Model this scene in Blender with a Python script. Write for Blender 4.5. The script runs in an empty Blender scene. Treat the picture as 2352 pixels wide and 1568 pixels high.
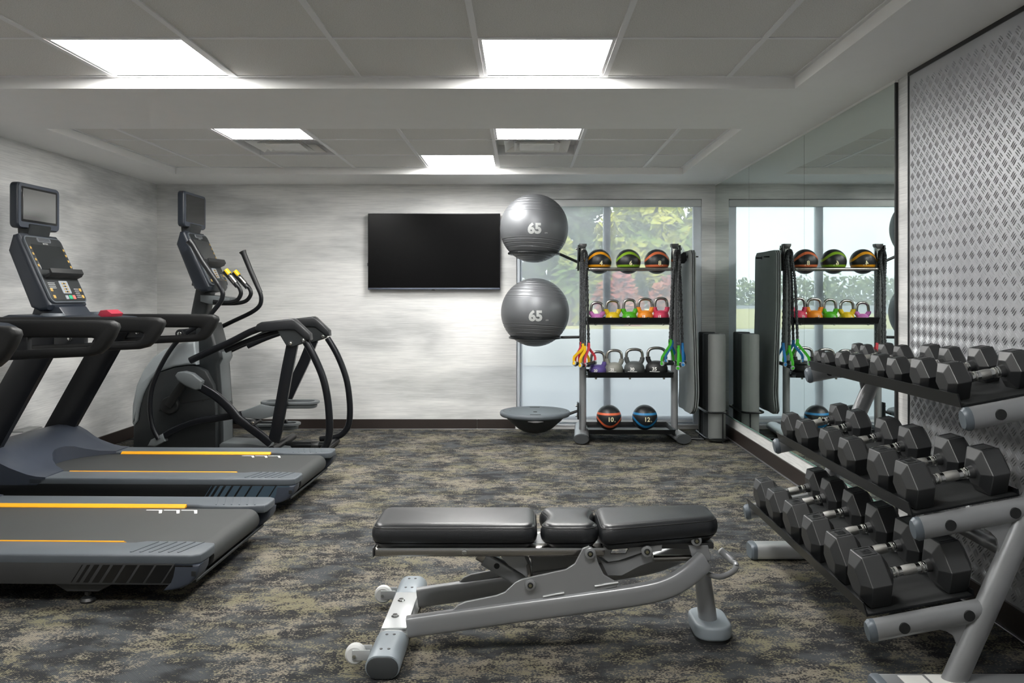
import bpy, bmesh, math, random
from mathutils import Vector, Matrix
random.seed(7)
C = bpy.context.scene.collection
PI = math.pi
# ------------------------------------------------------------------ camera
F = 1865.0                      # focal length in pixels of the 2352 px wide frame
HX, HY = 1200.0, 680.0          # vanishing point of the room's depth
EYE = 1.225
cam = bpy.data.cameras.new('camera'); cam.sensor_width = 36.0; cam.lens = F/2352*36
cam.shift_x = (1176-HX)/2352; cam.shift_y = (HY-784)/2352
cam.clip_start = 0.05; cam.clip_end = 500
co = bpy.data.objects.new('camera', cam); C.objects.link(co)
co.location = (0, 0, EYE); co.rotation_euler = (PI/2, 0, 0)
bpy.context.scene.camera = co
# ------------------------------------------------------------------ world, sun, exposure
PANEL = 15.0                    # radiance of the ceiling light diffusers
w = bpy.data.worlds.new('sky'); bpy.context.scene.world = w; w.use_nodes = True
bg = w.node_tree.nodes['Background']; bg.inputs[0].default_value = (0.90, 0.95, 1.0, 1); bg.inputs[1].default_value = 1.6
sl = bpy.data.lights.new('sun', 'SUN'); sl.energy = 1.7; sl.angle = 0.05; sl.color = (1, .95, .86)
so = bpy.data.objects.new('sun', sl); C.objects.link(so); so.rotation_euler = (math.radians(52), 0, math.radians(-14))
vs = bpy.context.scene.view_settings
vs.view_transform = 'Standard'; vs.look = 'None'; vs.gamma = 1; vs.use_curve_mapping = False; vs.exposure = 1.42

def P(px, py, Y):               # a point of the photograph at a known depth
    return Vector(((px-HX)*Y/F, Y, EYE-(py-HY)*Y/F))
def PX(px, py, Y):
    v = P(px, py, Y); return (v.x, v.z)
def rgb(h):
    h = h.lstrip('#'); o = []
    for i in (0, 2, 4):
        c = int(h[i:i+2], 16)/255
        o.append(c/12.92 if c <= .04045 else ((c+.055)/1.055)**2.4)
    return (*o, 1)
# ------------------------------------------------------------------ materials
M = {}
def nt(name):
    m = bpy.data.materials.new(name); m.use_nodes = True
    t = m.node_tree; b = t.nodes['Principled BSDF']; M[name] = m
    return m, t, b
def N(t, kind, **kw):
    n = t.nodes.new(kind)
    for k, v in kw.items(): setattr(n, k, v)
    return n
def mth(t, op, a, b=None, c=None, clamp=False):
    n = t.nodes.new('ShaderNodeMath'); n.operation = op; n.use_clamp = clamp
    for i, v in enumerate((a, b, c)):
        if v is None: continue
        if isinstance(v, (int, float)): n.inputs[i].default_value = v
        else: t.links.new(v, n.inputs[i])
    return n.outputs[0]
def mixc(t, f, a, b):
    n = t.nodes.new('ShaderNodeMix'); n.data_type = 'RGBA'
    for i, v in ((0, f), (6, a), (7, b)):
        if isinstance(v, tuple): n.inputs[i].default_value = v
        elif isinstance(v, (int, float)): n.inputs[i].default_value = v
        else: t.links.new(v, n.inputs[i])
    return n.outputs[2]
def noise(t, scale, stretch=(1, 1, 1), detail=3, rough=.5, dist=0):
    tc = N(t, 'ShaderNodeTexCoord'); mp = N(t, 'ShaderNodeMapping')
    mp.inputs['Scale'].default_value = stretch
    t.links.new(tc.outputs['Object'], mp.inputs[0])
    n = N(t, 'ShaderNodeTexNoise'); n.inputs['Scale'].default_value = scale
    n.inputs['Detail'].default_value = detail; n.inputs['Roughness'].default_value = rough; n.inputs['Distortion'].default_value = dist
    t.links.new(mp.outputs[0], n.inputs['Vector'])
    return n.outputs[0]
def smooth_step(t, v, a, b):
    n = N(t, 'ShaderNodeMapRange', interpolation_type='SMOOTHSTEP')
    t.links.new(v, n.inputs[0]); n.inputs[1].default_value = a; n.inputs[2].default_value = b
    return n.outputs[0]
def bump(t, b, h, strength, dist=.001):
    n = N(t, 'ShaderNodeBump'); n.inputs['Strength'].default_value = strength; n.inputs['Distance'].default_value = dist
    t.links.new(h, n.inputs['Height']); t.links.new(n.outputs[0], b.inputs['Normal'])
def mat(name, col, rough=.5, metal=0, grain=0, gscale=300, var=.12, vscale=8, coat=0, spec=None):
    m, t, b = nt(name)
    c = rgb(col)
    v = noise(t, vscale)
    lo = tuple(x*(1-var) for x in c[:3])+(1,); hi = tuple(min(1, x*(1+var)) for x in c[:3])+(1,)
    t.links.new(mixc(t, v, lo, hi), b.inputs['Base Color'])
    b.inputs['Roughness'].default_value = rough; b.inputs['Metallic'].default_value = metal
    if coat: b.inputs['Coat Weight'].default_value = coat; b.inputs['Coat Roughness'].default_value = .15
    if spec is not None: b.inputs['Specular IOR Level'].default_value = spec
    if grain: bump(t, b, noise(t, gscale, detail=2), grain)
    return m
mat('rubber_black', '#1b1d1f', .44, grain=.2, gscale=500, spec=1.0)
mat('rubber_dark', '#1a1c1d', .6, grain=.3, gscale=400)
mat('plastic_black', '#1a1c1f', .38, grain=.15, gscale=600)
mat('plastic_charcoal', '#1e2224', .45, grain=.12, gscale=600)
mat('plastic_navy', '#242a33', .40, grain=.15, gscale=600)
mat('plastic_slate', '#50565c', .48, grain=.2, gscale=500)
mat('plastic_slate_deep', '#363c47', .42, grain=.12, gscale=500)
mat('plastic_lightgrey', '#9aa1a4', .40, .25, grain=.1, gscale=500)
mat('plastic_midgrey', '#5c6163', .45)
mat('deck_charcoal', '#333435', .55, grain=.1)
mat('deck_shaded', '#101214', .35)  # same side cover as the charcoal one, shading put into the colour
mat('stripe_black', '#0c0d0e', .3)
mat('stripe_sheen', '#4b5d6b', .3, .3)  # same black stripes, with a bluish reflection painted into their colour
mat('belt', '#333535', .62, grain=.35, gscale=700)
mat('grip_rubber', '#101112', .5, grain=.5, gscale=260, spec=.35)
mat('steel_black', '#17191b', .32, .3)
mat('steel_black_rail', '#181a1e', .30, .35)
mat('yellow', '#f0a616', .45)
mat('yellow_bright', '#f2c40c', .4)
mat('white_print', '#e6e6e2', .6)
mat('cream_print', '#ece3bb', .6)
mat('label_grey', '#b9bcbb', .6)
mat('chrome', '#d4d5d3', .16, 1, var=.03)
mat('knurled_steel', '#b4b4b0', .34, 1, grain=.9, gscale=900, var=.05)
mat('brushed_steel', '#a9a6a2', .27, 1, var=.05)
mat('silver_paint', '#96989a', .34, .45, grain=.08, gscale=900, var=.04)
mat('silver_paint_light', '#b6b9ba', .36, .35, grain=.08, gscale=900, var=.04)
mat('cap_greyblue', '#8b949a', .42, .1, grain=.1)
mat('cap_dark', '#5a6269', .4, .1, grain=.1)
mat('cap_steel_dark', '#3a3d3f', .45)
mat('vinyl', '#1d1f22', .34, grain=.5, gscale=350, coat=.15)
mat('bench_plastic', '#1b1e22', .35)
mat('caster', '#d8dad9', .45)
mat('red_tag', '#a32b3f', .4)
mat('button_green', '#2f9c72', .45)
mat('button_red', '#df6a62', .45)
mat('socket_steel', '#7d7a62', .35, .6)
mat('button_gold', '#b4924a', .5)
mat('key_grey', '#8f959b', .5)
mat('panel_grey', '#6b6f74', .4)
mat('screen_dark', '#25282a', .12, coat=.3)
mat('screen_glass', '#bcbdbd', .12, .9, var=.02)  # paled so that the colour carries the reflection of the bright wall
mat('screen_glass_dark', '#343536', .08, .5, var=.02)
mat('tv_screen', '#040405', .26, var=.02, spec=.14)
mat('tv_frame', '#1b1c20', .35)
mat('tv_strip', '#5d6575', .35, .5)
mat('paint_white', '#ededeb', .75, var=.02)
mat('paint_ceiling', '#efefee', .8, var=.02)
mat('paint_trim', '#f0f0ee', .55, var=.02)
mat('grid_white', '#e9e9ea', .55, var=.02)
mat('baseboard_brown', '#2c2522', .42, grain=.1)
mat('metal_edge', '#8c8b8e', .4, .6)
mat('mat_grey', '#6c706f', .75, grain=.3, gscale=900)
mat('mat_edge', '#2a2b29', .7)
mat('foam_grey', '#686b69', .7, grain=.4, gscale=260)
mat('foam_dark', '#34383a', .7, grain=.4, gscale=260)
mat('trainer_grey', '#5b6268', .55, grain=.2)
mat('trainer_dark', '#2d3031', .5, grain=.2)
mat('window_alu', '#d7dee6', .4, .1)
mat('window_white', '#dfe2e5', .5)
mat('cassette', '#d3d5d5', .6, var=.03)
mat('mirror_edge', '#6f8f86', .25)
for n, c in (('kb_pink', '#c877bb'), ('kb_yellow', '#d8b613'), ('kb_green', '#46a412'), ('kb_orange', '#e68a1c'), ('kb_red', '#c83a59'),
             ('kb_purple', '#57488b'), ('kb_stone', '#83837c'), ('kb_grey', '#4a4d4d'), ('kb_black', '#222223')):
    mat(n, c, .5, var=.05, grain=.15)
for n, c in (('strap_red', '#d6404e'), ('strap_yellow', '#e9b90e'), ('strap_green', '#3fb424'), ('strap_blue', '#2076b6'), ('ring_grey', '#9ba3a6')):
    mat(n, c, .55, var=.05)
# stretch cord sleeve
m, t, b = nt('cord_sleeve'); v = noise(t, 220, (1, 1, 1), 2)
t.links.new(mixc(t, smooth_step(t, v, .45, .62), rgb('#1b1c1e'), rgb('#606366')), b.inputs['Base Color']); b.inputs['Roughness'].default_value = .8
# emitters
m, t, b = nt('light_panel'); e = N(t, 'ShaderNodeEmission'); e.inputs[0].default_value = (1, .985, .955, 1); e.inputs[1].default_value = PANEL
t.links.new(e.outputs[0], t.nodes['Material Output'].inputs[0])
# wallpaper: brushed horizontal clouds
def wallpaper(name, along):
    m, t, b = nt(name)
    st = lambda a, z: ((a, 1, z) if along == 'x' else (1, a, z))
    big = noise(t, 1.0, st(.85, 2.4), 3, .5, .4)
    mid = noise(t, 1.0, st(1.6, 13), 4, .6, .2)
    fine = noise(t, 1.0, st(5, 190), 2, .6)
    v = mth(t, 'ADD', mth(t, 'MULTIPLY', big, .76), mth(t, 'MULTIPLY', mid, .24))
    k = smooth_step(t, v, .30, .60)
    c = mixc(t, k, rgb('#acaeae'), rgb('#e8e8e6'))
    c = mixc(t, mth(t, 'MULTIPLY', smooth_step(t, fine, .40, .66), .30), c, rgb('#a3a4a7'))
    fine2 = noise(t, 1.0, st(9, 420), 1, .5)
    c = mixc(t, mth(t, 'MULTIPLY', smooth_step(t, fine2, .48, .7), .22), c, rgb('#f8f8f7'))
    t.links.new(c, b.inputs['Base Color']); b.inputs['Roughness'].default_value = .55
    bump(t, b, fine, .12, .0006)
wallpaper('wallpaper_x', 'x'); wallpaper('wallpaper_y', 'y')
# carpet
m, t, b = nt('carpet')
big = noise(t, 1.0, (3.0, 3.5, 1), 3, .6, .3)
mid = noise(t, 1.0, (17, 24, 1), 5, .75, .3)
fin = noise(t, 1.0, (110, 150, 1), 2, .6)
v = mth(t, 'ADD', mth(t, 'ADD', mth(t, 'MULTIPLY', big, .36), mth(t, 'MULTIPLY', mid, .46)), mth(t, 'MULTIPLY', fin, .42))
k = smooth_step(t, v, .622, .662)
tone = noise(t, 1.0, (6, 10, 1), 3)
dark = mixc(t, smooth_step(t, tone, .42, .62), rgb('#323335'), rgb('#4e5154'))
tan = mixc(t, smooth_step(t, noise(t, 1.0, (4, 5, 1), 2), .4, .6), rgb('#827d68'), rgb('#8c8578'))
c = mixc(t, mth(t, 'MULTIPLY', k, .92), dark, tan)
wv = N(t, 'ShaderNodeTexWave', wave_type='BANDS', bands_direction='DIAGONAL'); wv.inputs['Scale'].default_value = 95; wv.inputs['Distortion'].default_value = .6
tc = N(t, 'ShaderNodeTexCoord'); t.links.new(tc.outputs['Object'], wv.inputs['Vector'])
c = mixc(t, mth(t, 'MULTIPLY', wv.outputs['Fac'], .38), c, rgb('#222222'))
t.links.new(c, b.inputs['Base Color']); b.inputs['Roughness'].default_value = .95; b.inputs['Specular IOR Level'].default_value = .1
bump(t, b, mth(t, 'ADD', wv.outputs['Fac'], fin), .5, .003)
# ceiling tile
m, t, b = nt('ceiling_tile')
v = noise(t, 260, detail=3, rough=.7)
t.links.new(mixc(t, smooth_step(t, v, .36, .50), rgb('#c4c3bf'), rgb('#e2e1de')), b.inputs['Base Color']); b.inputs['Roughness'].default_value = .9
bump(t, b, v, .5, .002)
# mirror
m, t, b = nt('mirror_silver'); b.inputs['Base Color'].default_value = (.74, .80, .775, 1); b.inputs['Metallic'].default_value = 1; b.inputs['Roughness'].default_value = 0.0
# tread plate
m, t, b = nt('tread_plate'); v = noise(t, 3.0, (1, 1, 1), 2)
t.links.new(mixc(t, v, rgb('#a2a4a8'), rgb('#b9bbbe')), b.inputs['Base Color']); b.inputs['Metallic'].default_value = .5; b.inputs['Roughness'].default_value = .42
# glass pane: thin
m, t, b = nt('pane_glass'); tr = N(t, 'ShaderNodeBsdfTransparent'); tr.inputs[0].default_value = (.93, .96, .95, 1)
gl = N(t, 'ShaderNodeBsdfGlossy'); gl.inputs['Roughness'].default_value = .02; fr = N(t, 'ShaderNodeFresnel'); fr.inputs[0].default_value = 1.45
mx = N(t, 'ShaderNodeMixShader'); t.links.new(fr.outputs[0], mx.inputs[0]); t.links.new(tr.outputs[0], mx.inputs[1]); t.links.new(gl.outputs[0], mx.inputs[2])
t.links.new(mx.outputs[0], t.nodes['Material Output'].inputs[0])
# solar shade: open weave fabric
m, t, b = nt('shade_fabric'); tr = N(t, 'ShaderNodeBsdfTransparent'); tr.inputs[0].default_value = (1, 1, 1, 1)
tl = N(t, 'ShaderNodeBsdfTranslucent'); tl.inputs[0].default_value = (.85, .87, .9, 1)
df = N(t, 'ShaderNodeBsdfDiffuse'); df.inputs[0].default_value = (.60, .62, .65, 1)
m1 = N(t, 'ShaderNodeMixShader'); m1.inputs[0].default_value = .5; t.links.new(tl.outputs[0], m1.inputs[1]); t.links.new(df.outputs[0], m1.inputs[2])
m2 = N(t, 'ShaderNodeMixShader'); lw = N(t, 'ShaderNodeLayerWeight'); lw.inputs[0].default_value = .5; t.links.new(mth(t, 'ADD', .44, mth(t, 'MULTIPLY', lw.outputs['Facing'], .35)), m2.inputs[0]); t.links.new(tr.outputs[0], m2.inputs[1]); t.links.new(m1.outputs[0], m2.inputs[2])
t.links.new(m2.outputs[0], t.nodes['Material Output'].inputs[0])
# exterior
def leafmat(name, a, b_):
    m, t, b = nt(name); t.links.new(mixc(t, smooth_step(t, noise(t, 1.3, detail=4), .35, .65), rgb(a), rgb(b_)), b.inputs['Base Color']); b.inputs['Roughness'].default_value = .8
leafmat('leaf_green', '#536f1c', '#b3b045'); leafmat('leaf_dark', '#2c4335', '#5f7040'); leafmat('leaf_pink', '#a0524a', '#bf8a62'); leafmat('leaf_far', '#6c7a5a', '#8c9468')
mat('bark', '#5b4a3c', .9); mat('grass_yellow', '#b5ad72', .95); mat('asphalt', '#7d8083', .9, vscale=.7); mat('concrete', '#a9abab', .9)
# ball prints
def ballmat(name, col, low):
    m, t, b = nt(name); tc = N(t, 'ShaderNodeTexCoord'); sp = N(t, 'ShaderNodeSeparateXYZ'); t.links.new(tc.outputs['Object'], sp.inputs[0])
    R = .1065
    x = mth(t, 'DIVIDE', sp.outputs[0], R); z = mth(t, 'DIVIDE', sp.outputs[2], R)
    if low: z = mth(t, 'MULTIPLY', z, -1.0)
    x2 = mth(t, 'MULTIPLY', x, x)
    curve = mth(t, 'SUBTRACT', .66, mth(t, 'MULTIPLY', x2, .62 if not low else .75))
    d1 = mth(t, 'ABSOLUTE', mth(t, 'SUBTRACT', z, curve)); k1 = mth(t, 'LESS_THAN', d1, .105)
    d2 = mth(t, 'ABSOLUTE', mth(t, 'ADD', z, .36)); k2 = mth(t, 'LESS_THAN', d2, .085)
    k = mth(t, 'MAXIMUM', k1, k2)
    t.links.new(mixc(t, k, rgb('#1e2022'), rgb(col)), b.inputs['Base Color']); b.inputs['Roughness'].default_value = .4
    bump(t, b, noise(t, 400), .15)
ballmat('ball_amber', '#d8930e', 0); ballmat('ball_lime', '#7da31d', 0); ballmat('ball_coral', '#cf6a3f', 0); ballmat('ball_red', '#d2603a', 1); ballmat('ball_blue', '#1f78ad', 1)
m, t, b = nt('stability_rubber'); b.inputs['Base Color'].default_value = rgb('#6c6e71'); b.inputs['Roughness'].default_value = .46; b.inputs['Metallic'].default_value = .5
bump(t, b, noise(t, 600), .06)
# ------------------------------------------------------------------ geometry helpers
ORG = [Vector((0, 0, 0))]
class G:
    def __init__(s): s.bm = bmesh.new()
    def merge(s, vs, fs):
        v = [s.bm.verts.new(p) for p in vs]
        for f in fs:
            try: s.bm.faces.new([v[i] for i in f])
            except ValueError: pass
        return s
    def add(s, o):                      # take over another bmesh
        me = bpy.data.meshes.new('tmp'); o.to_mesh(me); s.bm.from_mesh(me); bpy.data.meshes.remove(me); o.free(); return s
    def box(s, a, b, bev=0, seg=2, rot=None):
        a, b = Vector(a), Vector(b); o = bmesh.new(); bmesh.ops.create_cube(o, size=1)
        c = (a+b)/2; d = b-a
        for v in o.verts: v.co = Vector((v.co.x*d.x, v.co.y*d.y, v.co.z*d.z))
        if bev: bmesh.ops.bevel(o, geom=o.edges[:], offset=min(bev, .49*min(abs(d.x), abs(d.y), abs(d.z))), segments=seg, profile=.5, affect='EDGES')
        for v in o.verts: v.co = (rot @ v.co if rot else v.co)+c
        return s.add(o)
    def prism(s, pts, y0, y1, bev=0, seg=2, axis='y'):   # polygon of (x,z) pulled along y; axis 'x': (y,z) along x; 'z': (x,y) along z
        o = bmesh.new()
        mk = {'y': lambda p, h: (p[0], h, p[1]), 'x': lambda p, h: (h, p[0], p[1]), 'z': lambda p, h: (p[0], p[1], h)}[axis]
        a = [o.verts.new(mk(p, y0)) for p in pts]; b = [o.verts.new(mk(p, y1)) for p in pts]
        f1 = o.faces.new(a); f2 = o.faces.new(b[::-1]); n = len(pts)
        for i in range(n): o.faces.new((a[i], b[i], b[(i+1) % n], a[(i+1) % n]))
        bmesh.ops.recalc_face_normals(o, faces=o.faces[:])
        if bev: bmesh.ops.bevel(o, geom=list({e for f in (f1, f2) for e in f.edges}), offset=bev, segments=seg, profile=.5, affect='EDGES')
        return s.add(o)
    def sweep(s, path, r, r2=None, ref=(0, 1, 0), n=12, shape='round', caps=True, rad=None, closed=False):
        # section: half extent r along ref, r2 across it
        path = [Vector(p) for p in path]; r2 = r2 or r; ref = Vector(ref).normalized(); L = len(path); rings = []
        if shape == 'round': sec = [(math.cos(2*PI*i/n), math.sin(2*PI*i/n)) for i in range(n)]
        elif shape == 'rbox':
            n = 20; sg = lambda c: math.copysign(abs(c)**.5, c); sec = [(sg(math.cos(2*PI*(i+.5)/n)), sg(math.sin(2*PI*(i+.5)/n))) for i in range(n)]
        else:
            k = .72; sec = [(1, -k), (1, k), (k, 1), (-k, 1), (-1, k), (-1, -k), (-k, -1), (k, -1)]; n = 8
        for i, p in enumerate(path):
            a = path[(i-1) % L] if (i or closed) else p; b = path[(i+1) % L] if (i < L-1 or closed) else p
            tg = (b-a).normalized(); B = tg.cross(ref)
            B = B.normalized() if B.length > 1e-4 else Vector((1, 0, 0)); A = B.cross(tg).normalized()
            if shape != 'round' or r != r2: A = (ref-tg*ref.dot(tg)).normalized()
            q = rad[i] if rad else 1
            kk = 1
            if 0 < i < L-1 or closed:
                t1 = (path[i]-path[i-1]).normalized(); t2 = (path[(i+1) % L]-path[i]).normalized(); kk = 1/max(.6, math.cos(t1.angle(t2, 0)/2))
            rings.append([s.bm.verts.new(p+A*(u*r*q)+B*(v*r2*q*kk)) for u, v in sec])
        m = L if closed else L-1
        for i in range(m):
            a, b = rings[i], rings[(i+1) % L]
            for j in range(n): s.bm.faces.new((a[j], a[(j+1) % n], b[(j+1) % n], b[j]))
        if caps and not closed: s.bm.faces.new(rings[0][::-1]); s.bm.faces.new(rings[-1])
        return s
    def lathe(s, prof, c=(0, 0, 0), n=24, axis='z', ang=None):   # prof: (radius, height)
        c = Vector(c); R = {'z': Matrix.Identity(3), 'y': Matrix.Rotation(-PI/2, 3, 'X'), 'x': Matrix.Rotation(PI/2, 3, 'Y')}[axis]; rings = []
        for r, h in prof:
            if r < 1e-5: rings.append([s.bm.verts.new(c+R @ Vector((0, 0, h)))])
            else: rings.append([s.bm.verts.new(c+R @ Vector((r*math.cos(2*PI*i/n), r*math.sin(2*PI*i/n), h))) for i in range(n)])
        for a, b in zip(rings, rings[1:]):
            for j in range(n):
                k = (j+1) % n
                if len(a) == 1 and len(b) == 1: continue
                if len(a) == 1: s.bm.faces.new((a[0], b[k], b[j]))
                elif len(b) == 1: s.bm.faces.new((a[j], a[k], b[0]))
                else: s.bm.faces.new((a[j], a[k], b[k], b[j]))
        return s
    def cyl(s, a, b, r, n=16, r2=None, bev=0):
        a, b = Vector(a), Vector(b); L = (b-a).length; q = (b-a).to_track_quat('Z', 'Y').to_matrix(); o = G(); r2 = r if r2 is None else r2
        pr = [(0, 0), (r, 0), (r2, L), (0, L)] if not bev else [(0, 0), (r-bev, 0), (r-.3*bev, .3*bev), (r, bev), (r2, L-bev), (r2-.3*bev, L-.3*bev), (r2-bev, L), (0, L)]
        o.lathe(pr, n=n)
        for v in o.bm.verts: v.co = q @ v.co+a
        return s.add(o.bm)
def smooth(pts, k=6):
    pts = [Vector(p) for p in pts]; out = []
    for i in range(len(pts)-1):
        p0 = pts[max(0, i-1)]; p1 = pts[i]; p2 = pts[i+1]; p3 = pts[min(len(pts)-1, i+2)]
        for j in range(k):
            u = j/k; out.append(.5*((2*p1)+(p2-p0)*u+(2*p0-5*p1+4*p2-p3)*u*u+(3*p1-p0-3*p2+p3)*u**3))
    out.append(pts[-1]); return out
def rrect(x0, y0, x1, y1, r, k=4):      # rounded rectangle outline
    o = []
    for cx, cy, a in ((x1-r, y1-r, 0), (x0+r, y1-r, 90), (x0+r, y0+r, 180), (x1-r, y0+r, 270)):
        for i in range(k+1):
            q = math.radians(a+90*i/k); o.append((cx+r*math.cos(q), cy+r*math.sin(q)))
    return o
def obj(name, g, m, parent=None, ang=35, label=None, kind=None):
    for v in g.bm.verts: v.co -= ORG[0]
    bmesh.ops.recalc_face_normals(g.bm, faces=g.bm.faces[:])
    me = bpy.data.meshes.new(name); g.bm.to_mesh(me); g.bm.free()
    for p in me.polygons: p.use_smooth = True
    me.set_sharp_from_angle(angle=math.radians(ang))
    me.materials.append(M[m])
    o = bpy.data.objects.new(name, me); C.objects.link(o)
    if parent: o.parent = parent
    else: o.location = ORG[0]
    if label: o['label'] = label
    if kind: o['kind'] = kind
    return o
def tag(o, label, cat, group=None, kind=None):
    o['label'] = label; o['category'] = cat
    if group: o['group'] = group
    if kind: o['kind'] = kind
    return o
def thing(name, loc, label, cat, group=None):
    ORG[0] = Vector(loc); o = bpy.data.objects.new(name, None); C.objects.link(o); o.location = loc; o.empty_display_size = .1
    return tag(o, label, cat, group)
def struct(name, g, m, parent=None, origin=(0, 0, 0)):
    ORG[0] = Vector(origin); o = obj(name, g, m, parent)
    if not parent: o['kind'] = 'structure'
    return o
def copy_tree(o, parent=None):
    c = o.copy(); C.objects.link(c)
    if parent: c.parent = parent
    for ch in list(o.children): copy_tree(ch, c)
    return c
TXT = {}
def text_geo(s, bold=0.0):
    if (s, bold) not in TXT:
        cu = bpy.data.curves.new('t', 'FONT'); cu.body = s; cu.size = 1; cu.align_x = 'CENTER'; cu.align_y = 'CENTER'; cu.resolution_u = 3; cu.offset = bold
        o = bpy.data.objects.new('t', cu); C.objects.link(o); bpy.context.view_layer.update()
        me = bpy.data.meshes.new_from_object(o.evaluated_get(bpy.context.evaluated_depsgraph_get()))
        bt = bmesh.new(); bt.from_mesh(me)          # cut into a fine grid so that the print can follow a curved surface
        for ax in (0, 1):
            lo = min(v.co[ax] for v in bt.verts); hi = max(v.co[ax] for v in bt.verts); k = lo+.13
            while k < hi:
                p = [0, 0, 0]; p[ax] = k; q = [0, 0, 0]; q[ax] = 1
                bmesh.ops.bisect_plane(bt, geom=bt.verts[:]+bt.edges[:]+bt.faces[:], plane_co=p, plane_no=q); k += .13
        bt.to_mesh(me); bt.free()
        TXT[(s, bold)] = ([v.co.copy() for v in me.vertices], [tuple(p.vertices) for p in me.polygons])
        bpy.data.objects.remove(o); bpy.data.curves.remove(cu); bpy.data.meshes.remove(me)
    return TXT[(s, bold)]
def text_on(g, s, mp, size, bold=.02, x0=0, y0=0, thick=0):
    vs, fs = text_geo(s, bold)
    a = [mp(x0+v.x*size, y0+v.y*size) for v in vs]
    g.merge(a, fs); return g
def plane_map(o, right, up, lift=.0006):
    o = Vector(o); right = Vector(right).normalized(); up = Vector(up).normalized(); n = right.cross(up)
    return lambda x, y: o+right*x+up*y+n*lift
def sphere_map(c, R, el=0, az=0, lift=.0015):   # print wrapped on the front of a ball
    c = Vector(c)
    def f(x, y):
        a = x/R+az; e = y/R+el
        return c+Vector((math.sin(a)*math.cos(e), -math.cos(a)*math.cos(e), math.sin(e)))*(R+lift)
    return f
# ------------------------------------------------------------------ the room
XL, XR, YB, YF = -3.371, 1.779, 7.49, -1.3
ZS, ZT = 2.255, 2.31
WX0, WX1, WZ0, WZ1 = -.056, 1.655, .03, 2.12
struct('floor', G().box((XL-.2, YF-.2, -.1), (XR+.2, YB+.16, 0)), 'carpet')
struct('wall_left', G().box((XL-.15, YF-.15, 0), (XL, YB+.15, 2.6)), 'wallpaper_y')
struct('wall_right', G().box((XR+.012, YF-.15, 0), (XR+.16, YB+.15, 2.6)), 'wallpaper_y')
struct('wall_front', G().box((XL, YF-.15, 0), (XR+.012, YF, 2.6)), 'wallpaper_x')
g = G().box((XL, YB, 0), (WX0, YB+.15, 2.6)).box((WX1, YB, 0), (XR+.012, YB+.15, 2.6)).box((WX0, YB, WZ1), (WX1, YB+.15, 2.6)).box((WX0, YB, -.05), (WX1, YB+.15, WZ0))
struct('wall_back', g, 'wallpaper_x')
CX0, CX1 = -2.933, 1.353
NY0, NY1, FY0, FY1 = -.85, 4.031, 5.0, 6.86
g = G()
g.box((XL, YF, ZS), (CX0, YB, 2.6)).box((CX1, YF, ZS), (XR+.012, YB, 2.6)).box((CX0, YF, ZS), (CX1, NY0, 2.6)).box((CX0, NY1, ZS), (CX1, FY0, 2.6)).box((CX0, FY1, ZS), (CX1, YB, 2.6))
g.box((CX0, NY0, 2.42), (CX1, NY1, 2.6)).box((CX0, FY0, 2.42), (CX1, FY1, 2.6))
ceiling = struct('ceiling', g, 'paint_ceiling')
struct('sun_block_slab', G().box((XL-.6, YF-.6, 2.6), (XR+.6, YB+.5, 2.8)), 'concrete')  # unseen slab added over the room so that no sunlight leaks in
xs = [CX0, -2.64, -2.03, -1.42, -.81, -.20, .41, 1.02, CX1]
near_rows = [(NY1-.61*(i+1), NY1-.61*i) for i in range(8)]
far_rows = [(FY1-.61*(i+1), FY1-.61*i) for i in range(3)]
lights = {('n', 2, 0), ('n', 5, 0), ('n', 2, 4), ('n', 5, 4), ('f', 2, 2), ('f', 5, 2), ('f', 4, 0)}
vents = {('f', 2, 1), ('f', 5, 1)}
tile_mesh = {}
ORG[0] = Vector((0, 0, 0))
for k, rows in (('n', near_rows), ('f', far_rows)):
    for r, (y0, y1) in enumerate(rows):
        for c in range(8):
            if (k, c, r) in lights or (k, c, r) in vents: continue
            x0, x1 = xs[c], xs[c+1]; key = round(x1-x0, 3)
            if key not in tile_mesh:
                ORG[0] = Vector((0, 0, 0)); o = obj('ceiling_tile', G().box((-key/2, -.305, 0), (key/2, .305, .018), .002, 1), 'ceiling_tile'); tile_mesh[key] = o.data
            else: o = bpy.data.objects.new('ceiling_tile', tile_mesh[key]); C.objects.link(o)
            o.parent = ceiling; o.location = ((x0+x1)/2, (y0+y1)/2, ZT+.004+random.uniform(-.0008, .0012)); o.rotation_euler.x = random.uniform(-.002, .002)
for k, y0, y1 in (('n', NY0, NY1), ('f', FY0, FY1)):
    for x in xs[1:-1]: struct('grid_runner', G().box((x-.012, y0, ZT-.002), (x+.012, y1, ZT+.006)), 'grid_white', ceiling)
    rows = near_rows if k == 'n' else far_rows
    for (a, b_) in rows: struct('grid_tee', G().box((CX0, b_-.024, ZT-.0005), (CX1, b_, ZT+.0055)) if b_ in (NY1, FY1) else G().box((CX0, b_-.009, ZT-.0005), (CX1, b_+.009, ZT+.0055)), 'grid_white', ceiling)
    for x in (CX0, CX1): struct('wall_angle', G().box((x, y0, ZT-.002), (x+(.018 if x < 0 else -.018), y1, ZT+.006)), 'grid_white', ceiling)
LL = {('n', 2, 0): 'large square ceiling light panel over the treadmills, leftmost of the front row', ('n', 5, 0): 'large square ceiling light panel above the weight bench, right of the front row',
      ('n', 2, 4): 'left ceiling light panel of the row behind the camera, outside the picture', ('n', 5, 4): 'right ceiling light panel of the row behind the camera, outside the picture',
      ('f', 2, 2): 'small ceiling light panel in front of the left air diffuser', ('f', 5, 2): 'small ceiling light panel in front of the right air diffuser',
      ('f', 4, 0): 'small ceiling light panel nearest the back wall, above the television'}
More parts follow.
